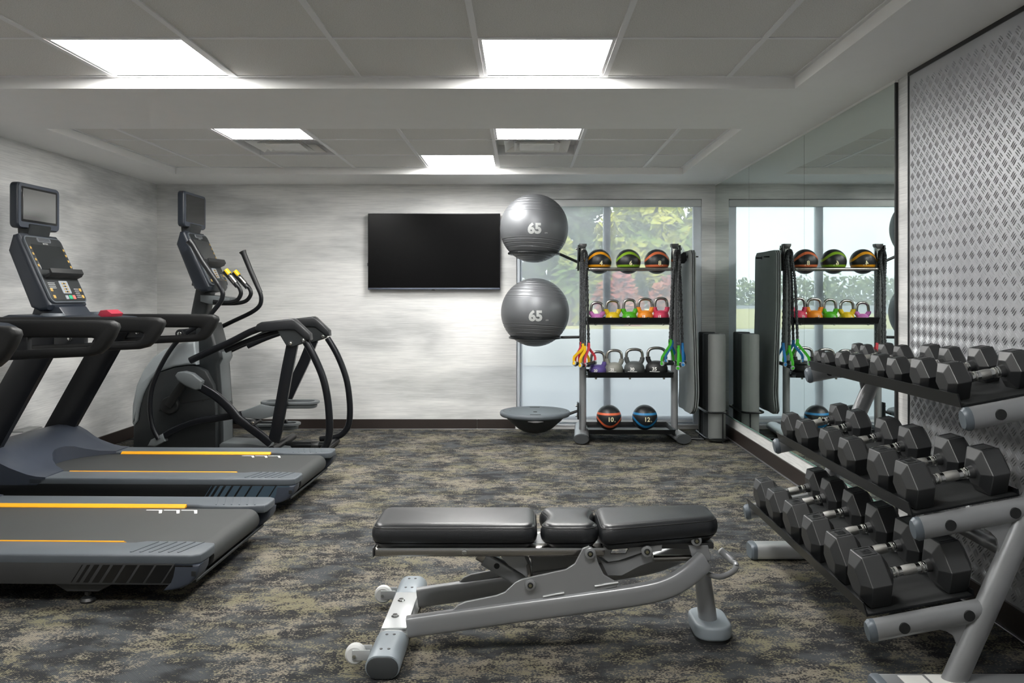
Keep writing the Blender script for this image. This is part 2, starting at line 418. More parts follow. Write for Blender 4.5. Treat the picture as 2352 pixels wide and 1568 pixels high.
for key in sorted(lights):
    k, c, r = key; y0, y1 = (near_rows if k == 'n' else far_rows)[r]; x0, x1 = xs[c], xs[c+1]
    t_ = thing('ceiling_light', ((x0+x1)/2, (y0+y1)/2, ZT), LL[key], 'ceiling light', 'recessed square light panels')
    e = .028
    g = G()
    for a, b_ in (((x0+.012, y0+.01), (x0+e, y1-.01)), ((x1-e, y0+.01), (x1-.012, y1-.01)), ((x0+e, y0+.01), (x1-e, y0+.01+.014)), ((x0+e, y1-.024), (x1-e, y1-.01))):
        g.box((a[0], a[1], ZT+.001), (b_[0], b_[1], ZT+.03))
    obj('frame', g, 'grid_white', t_)
    obj('diffuser', G().box((x0+e, y0+.022, ZT+.012), (x1-e, y1-.022, ZT+.02)), 'light_panel', t_)
for key in sorted(vents):
    k, c, r = key; y0, y1 = far_rows[r]; x0, x1 = xs[c], xs[c+1]; cx, cy = (x0+x1)/2, (y0+y1)/2
    t_ = thing('air_diffuser', (cx, cy, ZT), 'square stepped white air diffuser behind the %s light panel of the far ceiling recess' % ('left' if c == 2 else 'right'), 'air vent', 'ceiling air diffusers')
    def ring(a, b_, za, zb):          # sloping square ring from half size a at za to b at zb
        return G().merge([(cx+s*a, cy+q*a, za) for s, q in ((-1, -1), (1, -1), (1, 1), (-1, 1))]+[(cx+s*b_, cy+q*b_, zb) for s, q in ((-1, -1), (1, -1), (1, 1), (-1, 1))]
                         + [(cx+s*a, cy+q*a, za+.003) for s, q in ((-1, -1), (1, -1), (1, 1), (-1, 1))]+[(cx+s*b_, cy+q*b_, zb+.003) for s, q in ((-1, -1), (1, -1), (1, 1), (-1, 1))],
                         [(i, (i+1) % 4, 4+(i+1) % 4, 4+i) for i in range(4)]+[(8+i, 8+(i+1) % 4, 12+(i+1) % 4, 12+i) for i in range(4)])
    obj('frame', ring(.296, .29, ZT, ZT+.075), 'grid_white', t_)
    obj('backing', G().box((cx-.29, cy-.29, ZT+.076), (cx+.29, cy+.29, ZT+.08)), 'grid_white', t_)
    obj('vane', ring(.235, .17, ZT+.008, ZT+.055), 'paint_trim', t_)
    obj('vane', ring(.165, .11, ZT+.004, ZT+.045), 'paint_trim', t_)
    obj('center_plate', G().box((cx-.125, cy-.125, ZT+.002), (cx+.125, cy+.125, ZT+.012), .004), 'paint_trim', t_)
# baseboards
BH = .105
g = G().box((XL, YF, .004), (XL+.012, YB, BH), .003, 1); struct('baseboard_left', g, 'baseboard_brown')
g = G().box((XL+.012, YB-.012, .004), (-.42, YB, .092), .003, 1).box((-.418, YB-.012, .004), (WX0-.01, YB, .092), .003, 1); struct('baseboard_back', g, 'baseboard_brown')
g = G().box((XR, YF, .004), (XR+.012, YB-.012, BH), .003, 1); struct('baseboard_right', g, 'baseboard_brown')
struct('trim_1', G().box((XR-.012, YF, 0), (XR+.002, YB-.012, .006), .002, 1), 'metal_edge')
struct('trim_2', G().box((XL+.012, YB-.022, 0), (WX0-.01, YB-.012, .006), .002, 1), 'metal_edge')
struct('trim_3', G().box((XR-.004, 3.87, ZS-.012), (XR+.012, YB, ZS)), 'paint_trim')
# mirror in four glued sheets
for i, (a, b_) in enumerate(((6.38, YB-.002), (5.128, 6.377), (3.88, 5.125))):
    lab = ('wall mirror sheet in the corner beside the window, narrowest', 'middle one of three tall wall mirror sheets', 'tall wall mirror sheet next to the metal tread plate panel')[i]
    t_ = thing('wall_mirror', (XR, (a+b_)/2, .195), lab, 'mirror', 'tall mirror sheets on the right wall')
    obj('mirror_sheet', G().box((XR, a, .197), (XR+.011, b_, ZS-.012)), 'mirror_silver', t_)
    obj('glass_edge', G().box((XR-.001, a, .188), (XR+.011, b_, .197)), 'mirror_edge', t_)
    if i == 2: obj('edge_strip', G().box((XR-.002, a-.012, .188), (XR+.011, a, ZS-.012)), 'plastic_black', t_)
for y in (4.62,):
    t_ = tag(obj('mirror_clip', (lambda g: g)(G().box((XR-.006, y-.03, .175), (XR+.006, y+.03, .205), .003)), 'paint_trim'), 'small white clip holding the lower edge of the mirror', 'clip')
# tread plate panel
PY = 3.735
t_ = thing('tread_plate_panel', (XR, 2.4, BH), 'silver embossed tread plate panel on the right wall behind the dumbbell rack', 'wall panel')
obj('sheet', G().box((XR+.001, -.2, BH+.004), (XR+.011, PY, ZS-.018)), 'tread_plate', t_)
g = G(); p_ = .0545; vsb, fsb = [], []
nrow = int((ZS-.03-BH)/p_)
for j in range(nrow*2):
    z = BH+.03+j*p_/2
    if z > ZS-.045: break
    off = 0 if j % 2 == 0 else p_/2
    y = PY-.03-off
    while y > 2.25:
        d = Vector((0, -.7071, .7071)) if j % 2 == 0 else Vector((0, .7071, .7071)); q = Vector((0, d.z, -d.y))
        for k in (-1, 0, 1):
            c = Vector((XR+.001, y, z))+q*(k*.0098); L_, W_, H_ = .0158, .0030, .0030; b0 = len(vsb)
            vsb += [c-d*L_, c-d*L_*.5+q*W_, c+d*L_*.5+q*W_, c+d*L_, c+d*L_*.5-q*W_, c-d*L_*.5-q*W_, c-d*L_*.55-Vector((H_, 0, 0)), c+d*L_*.55-Vector((H_, 0, 0))]
            fsb += [tuple(b0+i for i in f) for f in ((0, 1, 6), (1, 2, 7, 6), (2, 3, 7), (3, 4, 7), (4, 5, 6, 7), (5, 0, 6))]
        y -= p_
g.merge(vsb, fsb); o = obj('tread_bars', g, 'tread_plate', t_, ang=60); o['kind'] = 'stuff'
g = G().box((XR-.003, PY, BH), (XR+.012, PY+.010, ZS)).box((XR-.003, -.2, ZS-.018), (XR+.012, PY, ZS)); obj('edge_frame', g, 'tv_frame', t_)
obj('base_edge', G().box((XR-.003, -.2, BH-.003), (XR+.012, PY, BH+.004)), 'metal_edge', t_)
# window with two panes
fy0, fy1 = YB+.075, YB+.135
g = G()
wr = struct('window_1', G().box((WX0, YB, WZ0-.005), (WX1, YB+.15, WZ0+.012)), 'window_white')
for a, b_ in (((WX0, fy0, WZ0+.012), (WX0+.055, fy1, WZ1)), ((WX1-.055, fy0, WZ0+.012), (WX1, fy1, WZ1)), ((WX0+.055, fy0, WZ1-.06), (WX1-.055, fy1, WZ1)), ((WX0+.055, fy0, WZ0+.012), (WX1-.055, fy1, WZ0+.08)),
              ((.755, fy0, WZ0+.08), (.822, fy1, WZ1-.06))):
    struct('window_frame', G().box(a, b_, .004, 1), 'window_alu', wr)
struct('pane', G().box((WX0+.055, YB+.10, WZ0+.08), (.755, YB+.106, WZ1-.06)), 'pane_glass', wr)
struct('pane', G().box((.822, YB+.10, WZ0+.08), (WX1-.055, YB+.106, WZ1-.06)), 'pane_glass', wr)
t_ = thing('roller_blind', ((WX0+WX1)/2, YB+.03, WZ1), 'sheer white roller blind drawn down over the window', 'blind')
obj('cassette', G().box((WX0+.004, YB+.002, 2.053), (WX1-.004, YB+.07, WZ1-.004), .006), 'cassette', t_)
obj('fabric', G().box((WX0+.03, YB+.045, .075), (WX1-.03, YB+.0455, 2.06)), 'shade_fabric', t_)
obj('hem_bar', G().box((WX0+.03, YB+.035, .055), (WX1-.03, YB+.055, .08), .004), 'window_white', t_)
obj('side_channel', G().box((WX0, YB+.02, WZ0+.012), (WX0+.032, YB+.07, 2.053), .003, 1), 'window_alu', t_)
obj('side_channel', G().box((WX1-.075, YB+.02, WZ0+.012), (WX1, YB+.07, 2.053), .003, 1), 'window_alu', t_)
# ------------------------------------------------------------------ outside
def leaves(g_v, g_f, c, r, n, s):
    for _ in range(n):
        d = Vector((random.gauss(0, 1), random.gauss(0, 1), random.gauss(0, 1))).normalized()*(random.uniform(.55, 1.0))
        p = Vector((c[0]+d.x*r[0], c[1]+d.y*r[1], c[2]+d.z*r[2]))
        a = Vector((random.gauss(0, 1), random.gauss(0, 1), random.gauss(0, 1))).normalized(); b_ = a.orthogonal().normalized(); q = s*random.uniform(.6, 1.3)
        i = len(g_v); g_v += [p-a*q, p+b_*q*.5, p+a*q, p-b_*q*.5]; g_f.append((i, i+1, i+2, i+3))
def tree(name, x, y, z0, h, rad, blobs, mt, label, dens=900, leaf=.10, cone=False, cat='tree'):
    t_ = thing(name, (x, y, z0), label, cat, 'trees and shrubs outside the window')
    vv, ff = [], []
    for i in range(blobs):
        u = (i+.5)/blobs; zz = z0+h*(.20+.78*u); rr = rad*((1.15-u) if cone else math.sin(PI*min(1, .25+.72*u)))
        a = i*2.4; off = rr*.55
        leaves(vv, ff, (x+math.cos(a)*off, y+math.sin(a)*off, zz), (rr*.62, rr*.62, h/blobs*1.3+.12*rad), dens//blobs, leaf)
    o = obj('foliage', G().merge(vv, ff), mt, t_); o['kind'] = 'stuff'
    obj('trunk', G().sweep([(x, y, z0+.005), (x+.04, y, z0+h*.4), (x, y, z0+h*.85)], .05*rad+.03, n=8, rad=[1.3, 1, .4], ref=(1, 0, 0)), 'bark', t_)
    return t_
struct('ground_outside', G().box((-120, YB+.16, -.35), (120, 160, -.12)), 'asphalt')
ORG[0] = Vector((0, 0, 0))
tag(obj('garden_wall', G().box((-9, 15.6, -.12), (14, 16.0, .58), .02), 'concrete'), 'low pale garden wall outside behind the grey yard', 'wall')
tag(obj('grass_outside', G().box((-9, 16.01, -.12), (14, 40, .60)), 'grass_yellow'), 'strip of dry yellow grass outside below the trees', 'grass', kind='stuff')
tree('conifer_outside', 2.85, 19.8, .6, 3.9, 1.30, 11, 'leaf_green', 'tall yellow green conifer outside, right of the window bar', 4200, .20, True)
tree('leafy_tree_outside', 1.15, 24.0, .6, 4.8, 1.3, 9, 'leaf_dark', 'dark leafy tree outside beside the upper exercise ball', 1800, .24)
tree('leafy_tree_outside', 4.4, 24.5, .6, 4.6, 1.5, 9, 'leaf_green', 'bushy light green tree outside at the right window edge', 2000, .24)
tree('shrub_outside', 1.0, 17.2, .6, 1.6, .42, 5, 'leaf_green', 'rounded green shrub outside left of the pink bushes', 900, .13, cat='shrub')
tree('flowering_shrub_outside', 2.05, 17.2, .6, 1.1, .50, 4, 'leaf_pink', 'left one of the pink leaved bushes outside below the conifer', 1000, .12, cat='shrub')
tree('flowering_shrub_outside', 3.3, 17.2, .6, 1.2, .55, 4, 'leaf_pink', 'right one of the pink leaved bushes outside below the conifer', 1100, .12, cat='shrub')
vv, ff = [], []
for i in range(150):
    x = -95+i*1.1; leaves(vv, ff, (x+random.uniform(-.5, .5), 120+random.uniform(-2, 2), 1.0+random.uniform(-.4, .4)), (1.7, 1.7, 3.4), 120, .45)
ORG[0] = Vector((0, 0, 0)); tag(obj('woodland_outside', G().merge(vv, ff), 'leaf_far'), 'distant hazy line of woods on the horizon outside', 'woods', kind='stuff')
# ------------------------------------------------------------------ television
t_ = thing('television', (-.815, YB, 1.64), 'large black flat television mounted on the back wall', 'television')
a, b_ = P(845, 665, 7.43), P(1149, 490, 7.43)
obj('body', G().box((a.x, 7.428, a.z), (b_.x, 7.455, b_.z), .004), 'tv_frame', t_)
obj('screen', G().box((a.x+.006, 7.425, a.z+.018), (b_.x-.006, 7.4285, b_.z-.006)), 'tv_screen', t_)
obj('bottom_strip', G().box((a.x+.003, 7.423, a.z+.001), (b_.x-.003, 7.43, a.z+.016), .002), 'tv_strip', t_)
obj('sensor', G().box((-.83, 7.421, a.z-.006), (-.80, 7.43, a.z+.005), .002), 'tv_frame', t_)
obj('wall_bracket', G().box((a.x+.25, 7.455, 1.42), (b_.x-.25, YB-.003, 1.82), .003), 'plastic_black', t_)
obj('power_button', G().box((a.x-.006, 7.435, 1.50), (a.x, 7.45, 1.53), .002), 'tv_frame', t_)
# ------------------------------------------------------------------ consoles shared by the cardio machines
def console(t_, X, Yc, Z, rack=True, dark=False):
    """X, Z: shift so that the key panel's front bottom edge sits at (X, Z); the user looks along -x."""
    fb, ft = Vector((X, Yc, Z)), Vector((X-.19, Yc, Z+.415)); up = (ft-fb).normalized(); L = (ft-fb).length
    nrm = Vector((up.z, 0, -up.x)); right = Vector((0, 1, 0))        # text runs towards +y
    hw = .19
    prof = [(X-.005, Z-.005), (X-.19, Z+.41), (X-.20, Z+.425), (X-.235, Z+.415), (X-.262, Z+.32), (X-.125, Z-.02), (X-.07, Z-.045), (X-.02, Z-.035)]
    obj('console_body', G().prism(prof, Yc-hw-.012, Yc+hw+.012, .022, 3), 'plastic_navy', t_)
    def slab(u0, u1, v0, v1, h0, h1, r=.0, mt='panel_grey', name='x', parent=t_, bev=.002):
        o_ = rrect(u0, v0, u1, v1, r) if r else [(u0, v0), (u1, v0), (u1, v1), (u0, v1)]
        g = G().prism(o_, 0, h1-h0, bev, 1, axis='z')
        for v in g.bm.verts: v.co = fb+right*v.co.x+up*v.co.y+nrm*(h0+v.co.z)
        return obj(name, g, mt, parent)
    slab(-hw+.002, hw-.002, .006, L-.006, -.006, .008, .035, 'plastic_slate', 'face_rim')
    fp = slab(-hw+.010, hw-.010, .014, L-.014, 0, .010, .03, 'plastic_charcoal', 'face_plate')
    slab(-hw+.035, hw-.035, L*.49, L*.86, .008, .0115, .004, 'screen_dark', 'display', fp)
    slab(-.07, .07, L*.90, L*.965, .008, .0125, .012, 'panel_grey', 'speaker', fp)
    g = G()
    for k in range(4): g.merge([fb+right*x+up*(L*(.912+k*.013)+y)+nrm*.0131 for x, y in ((-.055, 0), (.055, 0), (.055, .003), (-.055, .003))], [(0, 1, 2, 3)])
    obj('speaker_slots', g, 'plastic_black', fp)
    obj('lettering', text_on(G(), 'MATRIX', plane_map(fb+up*L*.878+nrm*.0105, right, up), .014, .01), 'label_grey', fp)
    for sgn in (-1, 1):
        for k in range(4):
            v = L*(.53+.085*k); slab(sgn*(hw-.023)-.008, sgn*(hw-.023)+.008, v, v+.017, .009, .0125, .005, 'button_gold', 'button', fp)
    # lower key field
    slab(-hw+.022, hw-.022, L*.045, L*.335, .008, .0115, .01, 'plastic_charcoal', 'key_field', fp)
    slab(-.045, .045, L*.14, L*.33, .0105, .014, .008, 'key_grey', 'keypad', fp)
    for i in range(3):
        for k in range(4): slab(-.022+i*.016, -.011+i*.016, L*(.155+k*.04), L*(.155+k*.04)+.010, .0135, .0165, .002, 'button_gold' if i != 1 else 'plastic_charcoal', 'button', fp, .001)
    slab(-.005, .03, L*.055, L*.115, .0105, .0165, .004, 'button_green', 'start_button', fp)
    slab(.034, .062, L*.055, L*.115, .0105, .0165, .004, 'button_red', 'stop_button', fp)
    slab(-.04, -.01, L*.055, L*.115, .0105, .0145, .004, 'key_grey', 'button', fp)
    for sgn in (-1, 1):
        for k in range(2): slab(sgn*(hw-.04)-.012, sgn*(hw-.04)+.012, L*(.07+k*.10), L*(.07+k*.10)+.022, .0105, .0145, .004, 'button_gold', 'button', fp)
    g = G()
    for i in range(4):
        for k in range(5): g.merge([fb+right*(.088+i*.012+x)+up*(L*.08+k*.014+y)+nrm*.0120 for x, y in ((0, 0), (.006, 0), (.006, .006), (0, .006))], [(0, 1, 2, 3)])
    obj('key_marks', g, 'label_grey', fp)
    g = G()
    for k in range(4): g.merge([fb+right*(-.16+x)+up*(L*.29-k*.011+y)+nrm*.0120 for x, y in ((0, 0), (.07, 0), (.07, .0035), (0, .0035))], [(0, 1, 2, 3)])
    obj('key_marks', g, 'label_grey', fp)
    # reading rack
    u0, u1 = -.165, .175
    g = G().prism([(fb+up*(L*.36)+nrm*.008).xz, (fb+up*(L*.36)+nrm*.045).xz, (fb+up*(L*.39)+nrm*.066).xz, (fb+up*(L*.455)+nrm*.066).xz, (fb+up*(L*.455)+nrm*.055).xz, (fb+up*(L*.40)+nrm*.05).xz, (fb+up*(L*.40)+nrm*.008).xz], Yc+u0, Yc+u1, .003, 2)
    obj('reading_rack', g, 'rubber_dark', t_)
    # video screen on its neck
    sx, sz = X-.195, Z+.455
    obj('screen_neck', G().prism([(X-.20, Z+.40), (X-.18, Z+.48), (X-.215, Z+.50), (X-.265, Z+.47), (X-.26, Z+.39)], Yc-.11, Yc+.11, .012), 'plastic_charcoal', t_)
    o_ = rrect(Yc-.21, sz, Yc+.21, sz+.275, .03, 5)
    hs = obj('screen_housing', G().prism(o_, sx-.052, sx, .012, 3, axis='x'), 'plastic_navy', t_)
    obj('bezel', G().prism(rrect(Yc-.203, sz+.006, Yc+.203, sz+.269, .026, 5), sx-.002, sx+.003, .001, 1, axis='x'), 'plastic_slate_deep', hs)
    obj('bezel_glass', G().prism(rrect(Yc-.180, sz+.040, Yc+.180, sz+.252, .008, 3), sx+.001, sx+.0042, .0008, 1, axis='x'), 'screen_glass_dark', hs)
    obj('display', G().prism(rrect(Yc-.163, sz+.054, Yc+.163, sz+.240, .003, 2), sx+.002, sx+.0048, .0004, 1, axis='x'), 'screen_glass_dark' if dark else 'screen_glass', hs)
    obj('lettering', text_on(G(), 'MATRIX', plane_map((sx+.0035, Yc, sz+.021), right, (0, 0, 1)), .010, .01), 'label_grey', hs)
    return fb, up, nrm
# ------------------------------------------------------------------ treadmills (local frame: x=0 rear end, front towards -x)
def treadmill(loc, rot, label, side_m, stripe_m):
    t_ = thing('treadmill', (0, 0, 0), label, 'treadmill', 'treadmills side by side along the left wall')
    H = .466
    for s in (-1, 1):
        y0, y1 = sorted((s*(H-.045), s*H))
        fr = obj('side_cover', G().box((-2.0, y0, .088), (-.10, y1, .178), .006), side_m, t_)
        if s < 0:
            g = G(); ws = [.004, .012, .020, .028, .038, .046, .056, .062, .115]; x = -.515
            for k, wd in enumerate(ws):
                gap = .028-.0022*k
                g.prism([(x, .098), (x+wd, .098), (x+wd+.045, .168), (x+.045, .168)] if k < 8 else [(x, .098), (x+.085, .098), (x+.108, .106), (x+.118, .122), (x+.118, .168), (x+.045, .168)], y0-.0015, y0+.0005)
                x += wd+gap*.62
            obj('stripe_decal', g, stripe_m, fr)
        # rail on top with ribbed tail
        rl = obj('side_rail', G().prism([(-1.5, s*.29), (-1.5, s*H), (-.035, s*H), (-.006, s*(H-.02)), (0, s*(H-.06)), (0, s*.325), (-.01, s*.30), (-.12, s*.28), (-.30, s*.28), (-.34, s*.30)], .168, .208, .009, 3, axis='z'), 'plastic_slate', t_)
        g = G()
        for k in range(6):
            x = -.25+k*.038; g.prism([(x, s*.30), (x+.008, s*.30), (x-.045+.008, s*(H-.03)), (x-.045, s*(H-.03))], .2075, .2105, axis='z')
        obj('grip_ribs', g, 'plastic_slate', rl)
        g = G().merge([(x, s*y, z) for x in (-1.37, -.39) for y, z in ((.275, .196), (.276, .199), (.297, .2112), (.301, .2085), (.301, .196))],
                      [(0, 1, 2, 3, 4), (5, 9, 8, 7, 6)]+[(i, 5+i, 5+(i+1) % 5, (i+1) % 5) for i in range(5)])
        obj('yellow_strip', g, 'yellow', rl, label='yellow orange strip along the inner edge of the rail')
        cp = obj('end_cap', G().prism([(-.105, .170), (-.002, .170), (-.006, .142), (-.018, .118), (-.042, .094), (-.075, .077), (-.112, .068), (-.150, .066), (-.128, .090), (-.114, .125)], *sorted((s*(H+.002), s*(H-.10))), .010, 3), 'plastic_slate_deep', t_)
        obj('grab_slot', G().box((-.034, s*(H+.002)-.003, .126), (-.016, s*(H+.002)+.001, .146), .0008, 1), 'rubber_dark', cp)
        ft = obj('foot_bracket', G().prism([(-.62, .092), (-.345, .092), (-.42, .050), (-.55, .050)], *sorted((s*(H-.03), s*(H-.09))), .003, 1), 'deck_charcoal', t_)
        g = G().cyl((-.48, s*(H-.06), .022), (-.48, s*(H-.06), .06), .007).cyl((-.48, s*(H-.06), .03), (-.48, s*(H-.06), .042), .014, 6).lathe([(0, 0), (.028, 0), (.03, .008), (.024, .018), (.01, .024), (0, .024)], (-.48, s*(H-.06), 0), 20)
        obj('levelling_foot', g, 'rubber_black', ft)
    # belt wrapped round the rear roller
    pr = [(-1.95, .196), (-.075, .196)]+[(-.075+.052*math.sin(a), .144+.052*math.cos(a)) for a in [PI*i/10 for i in range(1, 11)]]+[(-1.95, .092), (-1.95, .10), (-.08, .10), (-.08, .188), (-1.95, .188)]
    blt = obj('belt', G().prism(pr, -.272, .272), 'belt', t_, ang=20)
    g = G(); ym = .215
    for k in range(3):
        x = -.56+k*.085
        g.merge([(x, ym+.020, .1966), (x+.075, ym+.020, .1966), (x+.075, ym+.030, .1966), (x, ym+.030, .1966)], [(0, 1, 2, 3)]).merge([(x+.062, ym+.022, .1967), (x+.075, ym+.030, .1967), (x+.100, ym-.030, .1967), (x+.088, ym-.034, .1967)], [(0, 1, 2, 3)])
    obj('belt_mark', g, 'white_print', blt)
    obj('deck_bed', G().box((-1.95, -.285, .105), (-.14, .285, .185)).box((-1.95, -.42, .11), (-.12, -.285, .165)).box((-1.95, .285, .11), (-.12, .42, .165)), 'rubber_dark', t_)
    obj('roller_guard', G().box((-.13, -.40, .075), (-.045, .40, .088), .003, 1), 'plastic_charcoal', t_)
    # motor hood
    nv, nu = 17, 14; vs_, fs_ = [], []
    zt = [(0, .214), (.07, .218), (.16, .236), (.30, .290), (.42, .345), (.50, .372), (.62, .378), (.75, .36), (.90, .30), (1, .20)]
    def hz(u):
        for (a, za), (b__, zb) in zip(zt, zt[1:]):
            if u <= b__: k = (u-a)/(b__-a); k = k*k*(3-2*k)*.4+k*.6; return za+(zb-za)*k
        return zt[-1][1]
    for j in range(nv):
        y = -H+2*H*j/(nv-1); q = abs(y)/.29; xr = -1.41-.20*(1-min(1, q)**2.2) if q < 1 else -1.41
        for i in range(nu):
            u = i/(nu-1); x = xr+(-2.08-xr)*u; z = hz((x+1.41)/(-.67)); e = max(0, (abs(y)-.40)/(H-.40)); z = z-(z-.205)*.35*e*e
            vs_.append((x, y, z))
    for j in range(nv-1):
        for i in range(nu-1): fs_.append((j*nu+i, j*nu+i+1, (j+1)*nu+i+1, (j+1)*nu+i))
    n0 = len(vs_)
    bd = [j*nu for j in range(nv)]+[(nv-1)*nu+i for i in range(1, nu)]+[j*nu+nu-1 for j in range(nv-2, -1, -1)]+[i for i in range(nu-2, 0, -1)]
    for k in bd:
        x, y, z = vs_[k]; vs_.append((x, y, .197 if k in [j*nu for j in range(nv)] else .165))
    for i in range(len(bd)): j = (i+1) % len(bd); fs_.append((bd[i], bd[j], n0+j, n0+i))
    hd = obj('motor_hood', G().merge(vs_, fs_), 'plastic_slate_deep', t_, ang=40)
    obj('hood_badge', G().box((-1.99, .10, .362), (-1.90, .30, .372), .004), 'label_grey', hd)
    for s in (-1, 1):     # slanted masts
        obj('upright', G().sweep([(-1.90, s*.375, .22), (-1.435, s*.375, 1.04)], .028, .088, ref=(0, 1, 0), shape='box'), 'steel_black_rail', t_)
        # handlebar: long loop
        yb = s*.385
        oc = [(-1.72, 1.106), (-1.2, 1.107), (-.86, 1.106), (-.80, 1.103), (-.774, 1.090), (-.768, 1.068), (-.790, 1.018), (-.825, .965), (-.857, .938), (-.911, .924), (-1.344, .904), (-1.58, .896),
              (-1.58, .946), (-1.344, .955), (-1.02, .967), (-.93, .970), (-.905, .978), (-.888, 1.000), (-.884, 1.012), (-.90, 1.017), (-1.3, 1.018), (-1.72, 1.018)]
        hb = obj('handlebar', G().prism(oc, yb-.031, yb+.031, .019, 3), 'grip_rubber', t_, ang=50)
        obj('bolt', G().cyl((-1.30, yb-.036, .985), (-1.30, yb+.036, .985), .012, 12, bev=.003), 'chrome', hb)
        obj('stay', G().box((-1.40, yb-.02, .93), (-1.22, yb+.02, 1.03), .008), 'plastic_black', hb)
    tr = obj('console_tray', G().prism([(-1.80, 1.03), (-1.36, 1.03), (-1.27, 1.055), (-1.26, 1.075), (-1.30, 1.092), (-1.52, 1.112), (-1.70, 1.118), (-1.83, 1.075)], -.355, .355, .015, 3), 'plastic_navy', t_)
    for s in (-1, 1): obj('cup_holder', G().lathe([(.045, 0), (.05, .012), (.056, .016), (.062, .010), (.066, 0)], (-1.50, s*.25, 1.108), 24), 'plastic_slate', tr)
    obj('stop_key', G().prism([(-1.31, 1.095), (-1.255, 1.10), (-1.245, 1.118), (-1.28, 1.142), (-1.32, 1.138), (-1.335, 1.11)], -.065, .075, .006), 'red_tag', tr, label='red emergency stop clip')
    obj('console_neck', G().prism([(-1.70, 1.09), (-1.47, 1.09), (-1.52, 1.16), (-1.66, 1.20)], -.15, .15, .012), 'plastic_navy', t_)
    console(t_, -1.54, 0, 1.178)
    t_.location = loc; t_.rotation_euler.z = rot
    return t_
treadmill((-1.255, 3.655, 0), math.radians(-1.3), 'nearest treadmill with a dark grey belt, its console outside the picture', 'deck_charcoal', 'stripe_black')
treadmill((-1.255, 4.985, 0), math.radians(-1.3), 'treadmill with upright console and screen, between the nearer treadmill and the elliptical', 'deck_shaded', 'stripe_sheen')
# ------------------------------------------------------------------ elliptical trainer
YN, YFAR, YC = 6.05, 6.75, 6.40
t_ = thing('elliptical_trainer', (-2.2, YC, 0), 'black elliptical trainer in the back left corner with curved handles and pedals', 'elliptical')
px = lambda pts, Y: [PX(a, b_, Y) for a, b_ in pts]
w3 = lambda pts, Y: [P(a, b_, Y) for a, b_ in pts]
obj('drive_shroud', G().prism(px([(302, 972), (303, 930), (312, 885), (330, 846), (350, 820), (380, 800), (418, 787), (448, 783), (450, 838), (432, 838), (400, 842), (365, 853), (346, 870), (327, 905), (318, 940), (315, 966), (306, 979)], 6.2), 6.20, 6.60, .02, 3), 'plastic_lightgrey', t_)
hs = obj('drive_housing', G().prism(px([(304, 980), (316, 966), (319, 940), (328, 905), (347, 870), (366, 854), (401, 843), (440, 838), (470, 852), (488, 885), (494, 940), (494, 1046), (303, 1046)], 6.2), 6.212, 6.588, .012, 2), 'plastic_charcoal', t_)
obj('seam', G().merge([P(a, b_, 6.2095) for a, b_ in ((300, 968), (414, 926), (486, 914), (486, 915.4), (414, 927.4), (300, 969.4))][1:5], [(0, 1, 2, 3)]), 'rubber_dark', hs)
c = P(391, 930, 6.2); ck = obj('crank_disc', G().lathe([(0, -.03), (.060, -.03), (.068, -.02), (.070, .02)], (c.x, 6.205, c.z), 32, 'y'), 'rubber_dark', t_)
obj('axle_cap', G().cyl((c.x, 6.172, c.z), (c.x, 6.178, c.z), .007, 12), 'chrome', ck)
c2 = P(424, 872, 6.08); obj('crank_arm', G().sweep([(c.x, 6.165, c.z), (c2.x, 6.12, c2.z)], .018, .030, shape='box'), 'rubber_dark', t_)
for a, b_ in ((366, 943), (466, 920)): p = P(a, b_, 6.2); obj('screw', G().cyl((p.x, 6.207, p.z), (p.x, 6.213, p.z), .008, 10), 'rubber_dark', hs)
tw = obj('tower', G().prism(px([(443, 838), (444, 780), (456, 742), (486, 742), (499, 792), (509, 806), (512, 822), (505, 836), (508, 880), (512, 940), (514, 1040), (492, 1040), (493, 900), (475, 852)], 6.30), 6.27, 6.53, .022, 3), 'plastic_charcoal', t_)
obj('tower_face', G().prism(px([(499, 792), (512, 808), (515, 824), (508, 838), (511, 880), (514, 940), (517, 1040), (503, 1040), (502, 900), (499, 840), (506, 824), (498, 806)], 6.32), 6.30, 6.50, .006, 2), 'plastic_midgrey', tw)
obj('mast', G().sweep(w3([(449, 800), (463, 715), (478, 640)], YC), .075, .062, shape='rbox'), 'plastic_charcoal', t_)
obj('mast_collar', G().prism(px([(447, 655), (452, 622), (505, 645), (500, 668), (478, 672)], 6.35), 6.28, 6.52, .012), 'plastic_charcoal', t_)
console(t_, -2.385, YC, 1.303, dark=True)
obj('bottle_holder', G().prism([PX(472, 676, YC), PX(540, 684, YC), PX(538, 692, YC), PX(500, 700, YC), PX(472, 692, YC)], YC-.11, YC+.11, .008), 'plastic_midgrey', t_)
# fixed hand grips with heart-rate contacts
for Y, pts, gp in ((6.27, [(490, 693), (520, 695), (543, 690), (553, 676), (551, 663), (545, 655)], [(546, 657), (517, 622)]), (6.53, [(500, 697), (545, 696), (566, 690), (576, 676), (574, 664), (567, 655)], [(569, 660), (538, 625)])):
    hb = obj('fixed_handle', G().sweep(smooth(w3(pts, Y), 5), .016, n=12), 'steel_black', t_)
    obj('grip', G().sweep(w3(gp, Y), .023, n=14, rad=[.9, 1.05]), 'plastic_black', hb)
    a, b_ = w3(gp, Y); d = (b_-a)
    obj('contact_plate', G().sweep([a+d*.2+Vector((.006, -.006, .004)), a+d*.62+Vector((.006, -.006, .004))], .020, n=12), 'brushed_steel', hb)
    obj('thumb_button', G().sweep([a+d*.72+Vector((.006, -.003, .006)), a+d*1.02+Vector((.006, -.003, .004))], .022, n=12), 'yellow_bright', hb, label='yellow control button on the grip')
